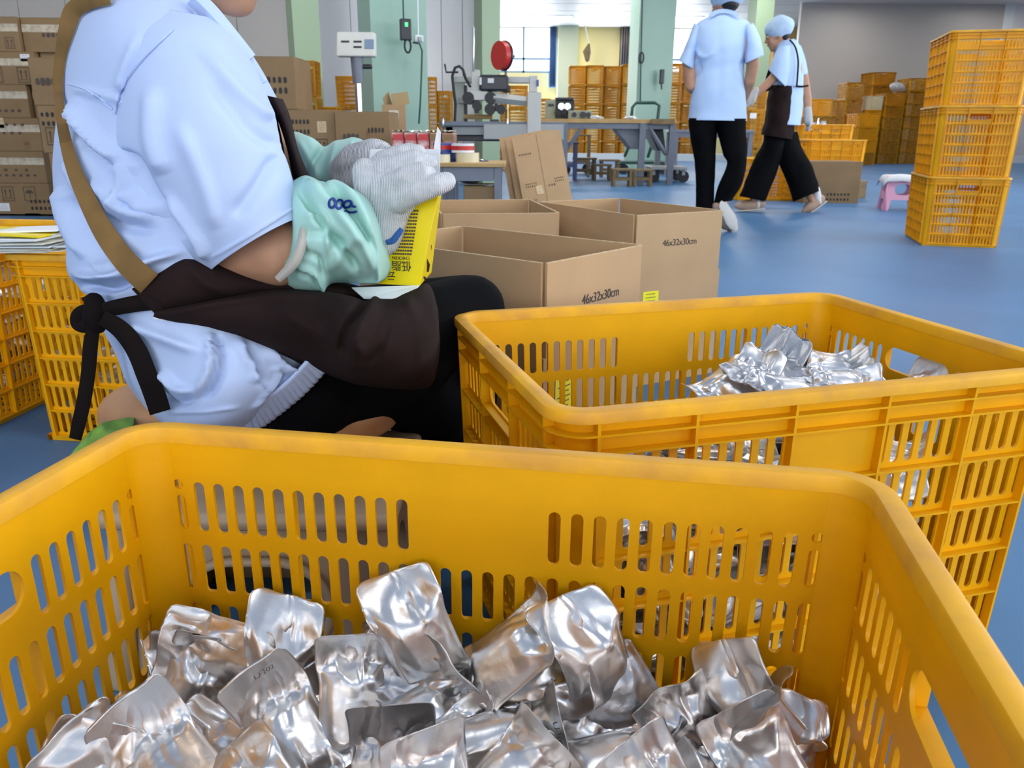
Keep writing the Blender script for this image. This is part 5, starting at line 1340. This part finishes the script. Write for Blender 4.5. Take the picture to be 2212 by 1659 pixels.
def table(label, x0, x1, y0, y1, zt, top_m, leg_m, th=.035, lw=.04, rail=True, loc=None):
    t = thing('work_table', label, 'table', ((x0 + x1) / 2, (y0 + y1) / 2, 0)); hx, hy = (x1 - x0) / 2, (y1 - y0) / 2
    link('table_top', box_mesh('table_top', -hx, hx, -hy, hy, zt - th, zt, .004), top_m, t)
    for a in (-1, 1):
        for c in (-1, 1):
            link('leg', box_mesh('leg', a * (hx - .04) - lw / 2, a * (hx - .04) + lw / 2, c * (hy - .04) - lw / 2, c * (hy - .04) + lw / 2, 0, zt - th), leg_m, t)
    if rail:
        for c in (-1, 1): link('rail', box_mesh('rail', -hx + .06, hx - .06, c * (hy - .04) - .015, c * (hy - .04) + .015, zt - th - .07, zt - th - .002), leg_m, t)
        for a in (-1, 1): link('rail', box_mesh('rail', a * (hx - .04) - .015, a * (hx - .04) + .015, -hy + .06, hy - .06, zt - th - .07, zt - th - .002), leg_m, t)
    return t
table('low table under the film-wrapped red packs', a.x - .03, b.x + .02, YR - .02, YR + .34, z0 - .002, M['wood'], M['steel_dark'])
# low table with tape rolls
YT = 4.35
tx0, tx1 = px(930, 350, YT).x, px(1092, 350, YT).x; zt = px(1010, 352, YT).z
table('low steel table holding the rolls of packing tape', tx0, tx1, YT, YT + .42, zt, M['wood'], M['steel_dark'], .022, .035)
def roll(label, u, v, Y, r, w, m, upright=False, core=None, z=None):
    c = px(u, v, Y); t = thing('tape_roll', label, 'tape roll', (c.x, c.y, c.z if z is None else z))
    def ring(name, ro, ri, h0, h1, mm):
        n = 32; V = []; Fc = []
        for i in range(n):
            a = 2 * math.pi * i / n
            for rr_, z_ in ((ro, h0), (ro, h1), (ri, h1), (ri, h0)): V.append((rr_ * math.cos(a), rr_ * math.sin(a), z_))
        for i in range(n):
            for k in range(4): Fc.append((4 * i + k, 4 * i + (k + 1) % 4, 4 * ((i + 1) % n) + (k + 1) % 4, 4 * ((i + 1) % n) + k))
        o = link(name, py_mesh(name, V, Fc, False), mm, t)
        if upright: o.rotation_euler = (math.pi / 2, 0, .3)
        return o
    ring('tape', r, r * .62, 0, w, m); ring('core', r * .62, r * .56, 0, w, M['kraft'])
    if core: ring('printed_band', r * 1.002, r * .99, w * .25, w * .75, core)
    return t
roll('cream roll of packing tape under the red and white one', 1010, 346, YT + .12, .062, .048, M['cream'], z=zt)
roll('red and white roll of packing tape on top of the cream one', 1000, 328, YT + .13, .060, .045, M['paper'], core=M['red'], z=zt + .049)
roll('blue roll of packing tape on the low table', 962, 348, YT + .2, .058, .05, M['blue'], z=zt)
roll('second blue roll stacked on the low table', 958, 335, YT + .2, .055, .045, M['blue'], core=M['red'], z=zt + .051)
roll('pale roll of clear tape lying at the left of the low table', 950, 352, YT + .07, .055, .04, M['cream'], z=zt)
# film bundles and boxes under that table
p_ = px(1056, 385, YT + .1); t = thing('film_roll', 'clear film roll standing beside the low table', 'film roll', (p_.x, p_.y, 0))
link('film', tube_mesh('film', [(0, 0, .02), (0, 0, .36)], .032, 20), M['fleece'], t); link('core', tube_mesh('core', [(0, 0, 0), (0, 0, .38)], .012, 12), M['kraft'], t)
carton('small brown carton on the floor beneath the low table', px(1000, 420, YT).x, px(1082, 420, YT).x, YT + .05, 0, px(1040, 404, YT).z, .3)
p_ = px(1015, 385, YT + .2); t = thing('film_bundle', 'crumpled bundle of dark film beneath the low table', 'film', (p_.x, p_.y, px(1040, 404, YT).z + .002))
bm = bmesh.new(); add_ball(bm, (0, 0, .07), .10, .08, .07)
for v_ in bm.verts: v_.co *= 1 + .25 * noise.noise(v_.co * 22)
for v_ in bm.verts: v_.co.z = max(v_.co.z, 0)
link('film', bm_mesh('film', bm), mat('dark_film', rgb(80, 84, 100), .25, vary=.5, vscale=20, coat=.4), t)
# flattened cartons leaning
YC = 4.85
for i in range(3):
    u0, u1 = 1100 - i * 14, 1196 - i * 14
    A, B = px(u0, 303, YC - i * .02), px(u1, 303, YC - i * .02)
    hgt = A.z + .01; wdt = B.x - A.x + .02
    t = thing('flattened_carton', ['printed flattened carton at the front of the leaning bundle', 'middle flattened carton of the leaning bundle', 'rearmost flattened carton of the leaning bundle'][i], 'cardboard', (A.x + wdt / 2 + .13, YC - .28 + i * .035, .036)); t.rotation_euler.y = -.19
    hh = hgt / math.cos(.36)
    bm = bmesh.new(); add_box(bm, -wdt / 2, wdt / 2, 0, .008, 0, hh); link('sheet', bm_mesh('sheet', bm), M['kraft'], t)
    bm = bmesh.new(); add_box(bm, -.001, .001, -.0006, .001, 0, hh); link('crease', bm_mesh('crease', bm), M['print_soft'], t)
    for ch in t.children: ch.rotation_euler = (-.36, 0, 0)
    if i == 0:
        for x, z, nr, n_, s_ in ((-.08, .56, 1, 6, .010), (-.075, .38, 2, 6, .009), (-.08, .28, 3, 6, .007), (.085, .385, 2, 5, .009), (.04, .36, 1, 3, .012)):
            o = marks(t, Matrix.Rotation(-.36, 4, 'X') @ plane_matrix((x, -.001, z), (1, 0, 0), (0, 0, 1)), nr, n_, s_ * .7, s_, s_ * 1.25, M['print_soft'], int(x * 50) + 9)
        s = link('sticker', box_mesh('sticker', -.022, .022, -.025, .025, 0, .0006), M['kraft_edge'], t); put(s, Matrix.Rotation(-.36, 4, 'X') @ plane_matrix((-.03, -.001, .345), (1, .1, 0), (-.1, 0, 1)))

# ---------------------------------------------------------------- platform scale
YSC = 5.95
c = px(766, 94, YSC); a, b = px(722, 94, YSC), px(806, 94, YSC); zt, zb = px(766, 67, YSC).z, px(766, 122, YSC).z
t = thing('platform_scale', 'platform scale with a white display head on a chrome post', 'scale', (c.x, YSC, 0))
w, h = b.x - a.x, zt - zb
bm = bmesh.new(); vs = add_box(bm, -w / 2, w / 2, 0, .10, 0, h)
for v_ in vs:
    if v_.co.z > h / 2: v_.co.y += .045; v_.co.x *= .97
bmesh.ops.bevel(bm, geom=bm.edges[:], offset=.012, segments=3, affect='EDGES', profile=.5)
hd = link('display_head', bm_mesh('display_head', bm, True), mat('off_white_casing', rgb(206, 206, 198), .45), t); hd.location.z = zb
for x, z, ww, hh, mm in ((-.26, .60, .21, .075, 'plastic_dark'), (.06, .60, .21, .075, 'plastic_dark'), (.06, .38, .21, .075, 'plastic_dark'), (.36, .50, .24, .40, 'lcd')):
    q = link('screen' if mm == 'lcd' else 'readout', box_mesh('readout', -ww * w / 2, ww * w / 2, -.003, .002, -hh * h / 2, hh * h / 2), M[mm], hd); q.location = (x * w, .045 * (z) + .0, z * h); q.rotation_euler.x = -.28
link('collar', tube_mesh('collar', [(0, .06, zb - .17), (0, .06, zb)], [.036, .045], 16, rounded=False), M['steel_dark'], t)
link('knob', tube_mesh('knob', [(.02, .06, zb - .06), (.09, .06, zb - .06)], .016, 12), M['plastic_dark'], t)
link('post', tube_mesh('post', [(0, .06, .10), (0, .06, zb - .17)], .024, 20, rounded=False), M['chrome'], t)
link('platform', box_mesh('platform', -.22, .22, -.02, .44, .06, .10, .008), M['chrome'], t)
for x in (-.18, .18):
    for y in (.03, .39): link('foot', tube_mesh('foot', [(x, y, .0), (x, y, .06)], .02, 12, rounded=False), M['rubber'], t)

# ---------------------------------------------------------------- fittings on the green columns
def col_face(u, v, Y, off=0.0): p = px(u, v, Y); return p
def wall_box(name, label, cat, u, v, Y, w, h, d, m, rz=0):
    p = px(u, v, Y); t = thing(name, label, cat, (p.x, p.y, p.z), rz); link('body', box_mesh('body', -w / 2, w / 2, -d, 0, -h / 2, h / 2, .008), M[m], t); return t
YK = 6.86
t = wall_box('scanner_holder', 'black handheld terminal hanging on the near green column', 'terminal', 874, 65, YK, .085, .155, .05, 'plastic_dark', .42)
link('screen', box_mesh('screen', -.012, .012, -.054, -.05, .02, .05), M['green_led'], t)
loop = [Vector((.025 * math.sin(q) + .012, -.03, -.115 + .05 * math.cos(q))) for q in [2 * math.pi * k / 20 for k in range(21)]]
link('cord_loop', tube_mesh('cord_loop', loop, .008, 8, rounded=False), M['rubber'], t)
T(link('conduit', tube_mesh('conduit', [px(869, -60, YK), px(872, 46, YK)], .006, 8), M['dark_green']), 'thin dark conduit running up the near green column above the terminal', 'conduit')
t = wall_box('socket', 'white socket box on the near green column', 'socket', 903, 84, YK + .02, .07, .05, .035, 'trim', .42)
link('plug', box_mesh('plug', -.012, .012, -.06, -.035, -.02, .01), M['steel'], t)
T(link('conduit', tube_mesh('conduit', [px(901, -60, YK + .02), px(903, 76, YK + .02)], .007, 8), M['trim']), 'white conduit running up the near green column above the socket', 'conduit')
T(link('power_cable', tube_mesh('power_cable', [px(*q, YK) for q in ((893, 92), (906, 94), (912, 110), (910, 170), (908, 220), (905, 266))], .007, 8), M['dark_green']), 'dark cable hanging down the near green column', 'cable')
YC2 = 15.4
T(link('hanging_cable', tube_mesh('hanging_cable', [px(1388, -20, YC2), px(1386, 60, YC2), px(1384, 150, YC2), px(1383, 218, YC2)], .012, 8), M['dark_green']), 'dark cable hanging down the green column behind the table', 'cable')
t = thing('cable_hook', 'coil of cable on the green column behind the table', 'cable', tuple(px(1385, 125, YC2)))
link('coil', tube_mesh('coil', [(.04 * math.sin(q) , -.02, .09 * math.cos(q)) for q in [2 * math.pi * k / 16 for k in range(17)]], .014, 8, rounded=False), M['plastic_dark'], t)
t = wall_box('wall_phone', 'black handset on the green column behind the table', 'phone', 1428, 166, YC2, .07, .24, .07, 'plastic_dark', .2); link('cord', tube_mesh('cord', [(0, -.03, -.12), (.01, -.03, -.2)], .014, 8), M['plastic_dark'], t)
p_ = px(1268, 112, 26.4); t = thing('wall_fitting', 'brown dried bundle hanging on the far pale wall', 'ornament', tuple(p_))
link('bundle', tube_mesh('bundle', [(.02, 0, -.22), (.0, 0, 0), (.05, 0, .2)], [.07, .13, .04], 12), M['wood_dark'], t); link('string', tube_mesh('string', [(.05, 0, .2), (-.1, 0, .8)], .02, 8), M['trim'], t)

# ---------------------------------------------------------------- carton sealing machine
YMa = 7.4
def mp(u, v, Y=YMa): return px(u, v, Y)
mc = thing('sealing_machine', 'light grey carton sealing machine with a black motor and red tape reel', 'machine', (mp(1080, 300).x, YMa, 0))
MB_ = Vector(mc.location)
def mpart(name, u0, u1, v0, v1, m, d0=0.0, d=.1, bev=.006, par=None):
    a, b = mp(u0, v0), mp(u1, v1); o = link(name, box_mesh(name, a.x - MB_.x, b.x - MB_.x, d0, d0 + d, b.z, a.z, bev), M[m] if isinstance(m, str) else m, par or mc); return o
mpart('bed', 950, 1218, 262, 274, 'steel_dark', -.05, .75)
mpart('side_panel', 1045, 1216, 268, 302, 'steel', -.08, .03)
mpart('side_panel', 958, 1046, 266, 292, 'steel', .02, .03)
mpart('under_tray', 968, 1150, 292, 306, 'plastic_dark', .1, .5)
mpart('post', 1139, 1167, 200, 300, 'steel_light', -.10, .10)
mpart('post', 1143, 1160, 165, 200, 'steel_light', -.09, .08)
mpart('post', 974, 1002, 175, 266, 'steel_light', .30, .10)
mpart('post', 998, 1006, 180, 262, 'plastic_dark', .28, .02)
mpart('cross_beam', 974, 1162, 163, 178, 'steel_light', .10, .12)
mpart('cross_beam', 985, 1020, 208, 222, 'steel', .26, .06)
mpart('head_column', 1018, 1036, 150, 215, 'steel_light', .0, .10)
mpart('head_block', 1014, 1053, 196, 217, 'steel_light', -.04, .16)
t2 = mpart('motor', 1036, 1098, 162, 198, 'plastic_dark', -.06, .14, .02)
mpart('motor_plate', 1054, 1067, 170, 180, 'paper', -.062, .004, 0, None); mpart('motor_plate', 1036, 1041, 168, 184, 'paper', -.062, .004, 0, None)
mpart('gearbox', 1086, 1102, 184, 200, 'plastic_dark', -.03, .1, .01)
link('arm', tube_mesh('arm', [mp(1066, 211, YMa - .02) - MB_, mp(1138, 219, YMa - .02) - MB_], [.045, .038], 4, rounded=False), M['steel_light'], mc)
for u, v, r in ((1012, 212, .05), (1060, 212, .05), (1058, 236, .045), (1082, 236, .04), (1030, 228, .04)):
    a = mp(u, v) - MB_; link('roller', tube_mesh('roller', [a + Vector((0, -.05, 0)), a + Vector((0, .16, 0))], r, 16, rounded=False), M['rubber'], mc)
mpart('linkage', 1024, 1034, 214, 244, 'plastic_dark', 0, .05); mpart('linkage', 1068, 1076, 216, 240, 'plastic_dark', 0, .05); mpart('slider', 1058, 1078, 258, 270, 'plastic_dark', -.02, .08)
a = mp(1082, 120) - MB_
rl = link('tape_reel', tube_mesh('tape_reel', [a + Vector((-.02, -.015, 0)), a + Vector((.02, .015, 0))], .115, 32, rounded=False), M['red'], mc)
rl2 = link('reel_flange', tube_mesh('reel_flange', [a + Vector((.021, .016, 0)), a + Vector((.034, .026, 0))], .122, 28, rounded=False), M['plastic_dark'], mc)
link('reel_hub', tube_mesh('reel_hub', [a + Vector((.03, .02, .0)), a + Vector((.11, .06, .0))], .012, 10), M['steel_dark'], mc)
mpart('reel_arm', 1090, 1095, 120, 165, 'steel_dark', .03, .03)
link('guide_rod', tube_mesh('guide_rod', [mp(1023, 60) - MB_, mp(1023, 152) - MB_], .010, 10), M['chrome'], mc)
link('crank', tube_mesh('crank', [mp(961, 140) - MB_, mp(964, 156) - MB_, mp(988, 156) - MB_], .009, 10), M['plastic_dark'], mc)
link('hose', tube_mesh('hose', [mp(*q) - MB_ for q in ((982, 268), (984, 225), (980, 195), (977, 165), (983, 146), (992, 143), (1000, 150), (1006, 170), (1015, 186))], .012, 10), M['rubber'], mc)
mpart('blue_tag', 1158, 1163, 174, 188, 'blue', -.1, .01, 0)
for u in (957, 1096): link('bed_knob', tube_mesh('bed_knob', [mp(u, 272, YMa - .05) - MB_, mp(u, 257, YMa - .05) - MB_], [.014, .010], 10), M['chrome'], mc)
bm = bmesh.new(); a, b = mp(1000, 246), mp(1062, 256); add_box(bm, a.x - MB_.x, b.x - MB_.x, .2, .45, b.z, a.z); link('infeed_board', bm_mesh('infeed_board', bm), M['wood'], mc)
for u, y in ((970, 0.02), (1205, .02), (970, .62), (1205, .62)):
    x = mp(u, 280).x - MB_.x; link('leg', box_mesh('leg', x - .03, x + .03, y, y + .06, 0, mp(1000, 274).z - .002), M['steel_dark'], mc)
# ---------------------------------------------------------------- long work table with equipment
YW1 = 11.0
x0, x1 = px(1168, 255, YW1).x, px(1462, 255, YW1).x; zt = px(1300, 257, YW1).z
tb = table('long steel work table with a worn wooden top in the middle of the hall', x0, x1, YW1, YW1 + 1.1, zt, M['wood'], M['steel_dark'], .05, .075)
lx = lambda u: px(u, 300, YW1).x - (x0 + x1) / 2
for u in (1220, 1388): link('leg', box_mesh('leg', lx(u) - .04, lx(u) + .04, -.55, -.47, 0, zt - .05), M['steel_dark'], tb)
for u, s in ((1220, 1), (1440, -1)):
    link('brace', tube_mesh('brace', [(lx(u), -.5, zt - .42), (lx(u) + s * .24, -.5, zt - .08)], .03, 6), M['steel_dark'], tb)
def gusset(u0, u1, u2, u3, vb, y, m, nm):
    A = [(lx(u0), zt - .07), (lx(u1), zt - .07), (lx(u3), px(1300, vb, YW1).z), (lx(u2), px(1300, vb, YW1).z)]
    V = [(x, y + q, z) for q in (0, .5) for x, z in A]; Fc = [(0, 1, 2, 3), (4, 7, 6, 5), (0, 4, 5, 1), (1, 5, 6, 2), (2, 6, 7, 3), (3, 7, 4, 0)]
    link(nm, py_mesh(nm, V, Fc, False), M[m], tb)
gusset(1324, 1384, 1368, 1384, 322, -.45, 'steel_dark', 'chute'); gusset(1404, 1440, 1432, 1450, 326, -.2, 'plastic_dark', 'chute')
xo = (x0 + x1) / 2
link('table_flap', box_mesh('table_flap', px(1406, 260, YW1).x - xo, px(1456, 260, YW1).x - xo, -.60, -.55, zt - .06, zt + .005), M['wood_dark'], tb)
# equipment
def deskbox(name, label, cat, u0, u1, v0, v1, m, d=.35, Y=YW1 + .25):
    a, b = px(u0, v0, Y), px(u1, v1, Y); t = thing(name, label, cat, ((a.x + b.x) / 2, Y, zt + .001)); w = b.x - a.x; h = a.z - zt
    link('body', box_mesh('body', -w / 2, w / 2, 0, d, 0, h, .008), M[m], t); return t, w, h
t, w, h = deskbox('control_box', 'olive control box on the left of the long work table', 'machine', 1180, 1200, 216, 254, 'olive'); link('name_plate', box_mesh('name_plate', -w * .3, w * .3, -.004, 0, h * .65, h * .8), M['plastic_dark'], t)
t, w, h = deskbox('coding_machine', 'dark worn coding machine on the long work table', 'machine', 1200, 1240, 216, 254, 'olive_dark')
for i in range(5): link('roller', tube_mesh('roller', [(-w * .35 + i * w * .16, -.05, h * (.35 + .3 * (i % 2))), (-w * .35 + i * w * .16, .02, h * (.35 + .3 * (i % 2)))], .045, 12, rounded=False), M['chrome'] if i % 2 else M['rubber'], t)
link('hood', box_mesh('hood', -w * .5, w * .45, -.04, .3, h, h + .03, .006), M['plastic_dark'], t)
t, w, h = deskbox('gauge_box', 'low beige gauge box on the long work table', 'machine', 1228, 1278, 239, 256, 'olive', .25, YW1 + .1)
for x in (-.25, .12, .36): link('dial', tube_mesh('dial', [(x * w, -.02, h * .5), (x * w, .01, h * .5)], .04 if x == .12 else .03, 16, rounded=False), M['plastic_dark'], t)
for u, lb in ((1288, 'crumpled white film scrap on the long work table'), (1362, 'small white film scrap further right on the long work table')):
    p_ = px(u, 254, YW1 + .08); bm = bmesh.new(); add_ball(bm, (0, 0, 0), .09, .05, .03)
    for v_ in bm.verts: v_.co *= 1 + .3 * noise.noise(v_.co * 40 + Vector((u, 0, 0))); v_.co.z = max(v_.co.z, -.01)
    o = link('film_scrap', bm_mesh('film_scrap', bm), M['fleece']); o.location = (p_.x, p_.y, zt + .012); T(o, lb, 'film')
# second table behind, at right
YW2 = 12.6
x0b, x1b = px(1458, 260, YW2).x, px(1500, 260, YW2).x
table('smaller steel table behind the standing worker', x0b, x1b + .9, YW2, YW2 + .7, px(1480, 280, YW2).z, M['steel_dark'], M['steel_dark'], .04, .06)
# little wooden stools and cart under the tables
def small_stool(label, u, v, Y, w, h, m, group=None):
    p_ = px(u, v, Y); t = thing('small_stool', label, 'stool', (p_.x, Y, 0), 0, group)
    link('seat', box_mesh('seat', -w / 2, w / 2, -w * .4, w * .4, h - .025, h, .004), m, t)
    for a in (-1, 1):
        for c in (-1, 1): link('leg', box_mesh('leg', a * w * .4 - .018, a * w * .4 + .018, c * w * .32 - .018, c * w * .32 + .018, 0, h - .025), m, t)
    for c in (-1, 1): link('stretcher', box_mesh('stretcher', -w * .4, w * .4, c * w * .32 - .012, c * w * .32 + .012, h * .35, h * .35 + .035), m, t)
    return t
for lb, u, v, Y, w, h in (('low wooden stool nearest, left of the table leg', 1342, 400, 10.6, .26, .22), ('low wooden stool right of the table leg', 1385, 400, 10.7, .26, .21), ('brown stool deep under the left of the long table', 1262, 370, 12.2, .34, .30), ('brown stool in the middle under the long table', 1300, 372, 12.0, .26, .22), ('dark stool under the long table beside the middle one', 1316, 360, 12.8, .30, .26), ('taller brown stool standing on the pallet cart', 1258, 330, 12.75, .24, .62)):
    small_stool(lb, u, v, Y, w, h, M['wood_dark'])
small_stool('navy plastic stool under the left end of the long table', 1216, 350, 11.9, .42, .52, M['navy'])
def cart(label, u0, u1, v, Y, m):
    a, b = px(u0, v, Y), px(u1, v, Y); t = thing('platform_cart', label, 'cart', ((a.x + b.x) / 2, Y, 0)); w = b.x - a.x
    link('deck', box_mesh('deck', -w / 2, w / 2, -.3, .3, .17, .21, .006), m, t)
    for x in (-.42, .42):
        for y in (-.22, .22): link('wheel', tube_mesh('wheel', [(x * w, y - .02, .08), (x * w, y + .02, .08)], .08, 16, rounded=False), M['rubber'], t); link('fork', box_mesh('fork', x * w - .02, x * w + .02, y - .03, y + .03, .10, .17), M['steel'], t)
    return t
cart('grey platform cart under the right of the long table', 1400, 1475, 372, 11.7, M['steel'])
cart('dark platform cart under the left of the long table', 1215, 1275, 372, 13.6, M['steel_dark'])
# green hand trolley
YH = 14.0
t = thing('hand_trolley', 'dark green tubular hand trolley before the green column', 'trolley', (px(1395, 300, YH).x, YH, 0)); B_ = Vector(t.location)
def hp(u, v, dy=0): return px(u, v, YH + dy) - B_
link('handle', tube_mesh('handle', [hp(1363, 262), hp(1366, 232), hp(1374, 222), hp(1415, 222), hp(1424, 228), hp(1420, 262), hp(1412, 300), hp(1400, 338)], .025, 8), M['dark_green'], t)
link('cross_bar', tube_mesh('cross_bar', [hp(1366, 297), hp(1410, 297)], .022, 8), M['dark_green'], t); link('upright', tube_mesh('upright', [hp(1363, 262), hp(1366, 300), hp(1350, 336)], .025, 8), M['dark_green'], t)
link('deck', box_mesh('deck', -.45, .35, -.35, .35, .16, .20), M['dark_green'], t)
for x in (-.38, .28):
    for y in (-.28, .28): link('wheel', tube_mesh('wheel', [(x, y - .02, .08), (x, y + .02, .08)], .08, 16, rounded=False), M['rubber'], t)

# ---------------------------------------------------------------- far crate stacks
FZ = 20.8
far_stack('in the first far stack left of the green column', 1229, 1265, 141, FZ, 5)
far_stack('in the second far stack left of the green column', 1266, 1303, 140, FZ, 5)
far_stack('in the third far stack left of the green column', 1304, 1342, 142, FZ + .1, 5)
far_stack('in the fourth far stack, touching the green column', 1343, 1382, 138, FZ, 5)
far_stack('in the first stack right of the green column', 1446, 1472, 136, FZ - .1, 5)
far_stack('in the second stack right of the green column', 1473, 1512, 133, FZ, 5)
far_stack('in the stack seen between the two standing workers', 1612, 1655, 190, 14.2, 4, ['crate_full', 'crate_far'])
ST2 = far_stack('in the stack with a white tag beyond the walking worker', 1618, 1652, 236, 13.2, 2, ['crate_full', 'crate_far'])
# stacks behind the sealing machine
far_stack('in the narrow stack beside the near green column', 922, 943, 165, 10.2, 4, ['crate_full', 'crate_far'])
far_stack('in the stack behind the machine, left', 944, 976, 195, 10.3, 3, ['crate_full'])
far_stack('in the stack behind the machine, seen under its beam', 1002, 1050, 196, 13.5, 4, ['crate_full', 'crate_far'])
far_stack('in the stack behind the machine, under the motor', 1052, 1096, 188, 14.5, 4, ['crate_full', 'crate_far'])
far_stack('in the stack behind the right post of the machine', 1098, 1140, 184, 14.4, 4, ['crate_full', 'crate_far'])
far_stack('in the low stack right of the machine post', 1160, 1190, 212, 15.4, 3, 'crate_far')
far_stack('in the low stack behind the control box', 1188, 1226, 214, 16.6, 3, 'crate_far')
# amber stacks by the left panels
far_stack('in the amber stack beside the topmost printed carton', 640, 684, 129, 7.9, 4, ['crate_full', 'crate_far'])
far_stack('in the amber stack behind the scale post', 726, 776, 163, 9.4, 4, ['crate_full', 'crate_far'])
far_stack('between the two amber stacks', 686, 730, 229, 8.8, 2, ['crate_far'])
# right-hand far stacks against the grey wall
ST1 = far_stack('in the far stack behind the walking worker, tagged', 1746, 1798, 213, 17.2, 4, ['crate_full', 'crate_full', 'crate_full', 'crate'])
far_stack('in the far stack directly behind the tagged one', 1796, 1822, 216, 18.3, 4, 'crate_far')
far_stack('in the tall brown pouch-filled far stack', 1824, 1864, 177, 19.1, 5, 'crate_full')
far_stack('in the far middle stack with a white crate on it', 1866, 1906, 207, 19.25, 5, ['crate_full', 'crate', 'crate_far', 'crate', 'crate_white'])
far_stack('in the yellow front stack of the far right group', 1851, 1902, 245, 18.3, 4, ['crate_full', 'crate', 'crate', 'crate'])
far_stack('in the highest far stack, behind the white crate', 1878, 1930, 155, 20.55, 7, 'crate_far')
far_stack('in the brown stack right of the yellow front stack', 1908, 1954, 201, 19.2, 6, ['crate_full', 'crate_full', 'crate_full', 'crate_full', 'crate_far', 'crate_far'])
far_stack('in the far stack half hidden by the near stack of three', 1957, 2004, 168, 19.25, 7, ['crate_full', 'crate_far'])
def film(label, u, v, Y, s):
    p_ = px(u, v, Y); bm = bmesh.new(); add_ball(bm, (0, 0, 0), s, s * .6, s * .5)
    for v_ in bm.verts: v_.co *= 1 + .35 * noise.noise(v_.co * 6 + Vector((u, 0, 0)))
    o = link('film_bundle', bm_mesh('film_bundle', bm), M['fleece']); o.location = p_ + Vector((0, 0, .05)); T(o, label, 'film')
film('clear film bundle lying on the far brown stack', 1940, 195, 19.5, .2)
for cr_, u, v in ((ST1[2], 1779, 266), (ST2[1], 1627, 250)):
    mw = Matrix.LocRotScale(cr_.location, cr_.rotation_euler, cr_.scale); p_ = px(u, v, cr_.location.y - cr_.scale.x * CL / 2 - .012)
    o = link('paper_tag', box_mesh('paper_tag', p_.x - .05, p_.x + .05, p_.y - .004, p_.y, p_.z - .04, p_.z + .04), M['paper'], cr_); o.matrix_parent_inverse = mw.inverted()
# carton and crates behind the walking worker
Yc = 8.2
t, w, h = carton_px('brown carton on the floor behind the walking worker', 1738, 1858, 349, 452, Yc, .40, tape=False)
marks(t, front(w * .12, h * .26), 2, 7, .022, .028, .034, M['print'])
crate('yellow crate on the floor behind the walking worker\'s legs', (px(1646, 400, 8.6).x, 8.66, 0), .02)
crate('open yellow crate behind the brown carton', (px(1790, 340, 9.1).x, 9.1, .18), -.03)
crate('yellow crate with pouches behind the open one, right of the walking worker', (px(1768, 320, 9.9).x, 9.9, .34), -.03)
for i, (u, Y, z) in enumerate(((1790, 9.1, .0), (1768, 9.9, .0))):
    p_ = px(u, 340, Y); t = thing('wooden_pallet', ['low pallet under the open yellow crate', 'pallet stand under the pouch crate'][i], 'pallet', (p_.x, Y, 0)); zz = [.178, .338][i]
    for k in range(5): link('plank', box_mesh('plank', -.36, .36, -.24 + k * .1, -.24 + k * .1 + .08, zz - .02, zz), M['pallet'], t)
    for x in (-.3, 0, .3): link('block', box_mesh('block', x - .05, x + .05, -.24, .24, 0, zz - .02), M['pallet'], t)
p9 = px(1768, 320, 9.9)
for i in range(14):
    rr = random.Random(i); place_pouch(PM[i % 8], (p9.x + rr.uniform(-.2, .2), 9.9 + rr.uniform(-.14, .14), .34 + .36 + rr.uniform(0, .05)), (rr.uniform(-1, 1), rr.uniform(-1, 1), .2), (rr.uniform(-.5, .5), rr.uniform(-.5, .5), 1), 'silver pouch in the far crate beside the walking worker', 'pouches in the far crate beside the walking worker')
# pink stool
Yp = 7.4
p_ = px(1946, 448, Yp); t = thing('pink_stool', 'pink plastic stool with a white cloth on its seat', 'stool', (p_.x + .03, Yp + .12, 0), -.25)
hs = px(1940, 386, Yp).z
for s in (-1, 1):
    arch = [(-.16, 0), (-.105, 0), (-.09, hs * .34), (.09, hs * .34), (.105, 0), (.16, 0), (.125, hs), (-.125, hs)]
    hole = [[(x, y + hs * .66) for x, y in stadium(0, 0, .07, hs * .17, 6)]]
    o = link('side_panel', outline_mesh('side_panel', arch, hole, .012), M['pink'], t); put(o, Matrix.Translation((0, s * .125, 0)) @ Matrix.Rotation(math.pi / 2 + s * .08, 4, 'X'))
    o = link('side_panel', outline_mesh('side_panel', arch, hole, .012), M['pink'], t); put(o, Matrix.Translation((s * .135, 0, 0)) @ Matrix.Rotation(math.pi / 2, 4, 'Z') @ Matrix.Rotation(math.pi / 2, 4, 'X'))
bm = bmesh.new(); add_box(bm, -.15, .15, -.13, .13, hs - .01, hs + .02); bmesh.ops.bevel(bm, geom=bm.edges[:], offset=.01, segments=3, affect='EDGES', profile=.5); link('seat', bm_mesh('seat', bm, True), M['pink'], t)
V = []; Fc = []
for j in range(13):
    for i in range(13):
        x, y = (i / 12 - .5) * .36, (j / 12 - .5) * .32; d = max(0, abs(x) - .145) + max(0, abs(y) - .13)
        V.append((x, y, hs + .026 + .008 * noise.noise(Vector((x * 14, y * 14, 0))) - d * 1.6))
for j in range(12):
    for i in range(12): a = j * 13 + i; Fc.append((a, a + 1, a + 14, a + 13))
o = link('cloth', py_mesh('cloth', V, Fc, True), M['sock']); o.location = t.location; o.rotation_euler.z = -.25; o.modifiers.new('thickness', 'SOLIDIFY').thickness = .004; T(o, 'white cloth lying over the seat of the pink stool', 'cloth')
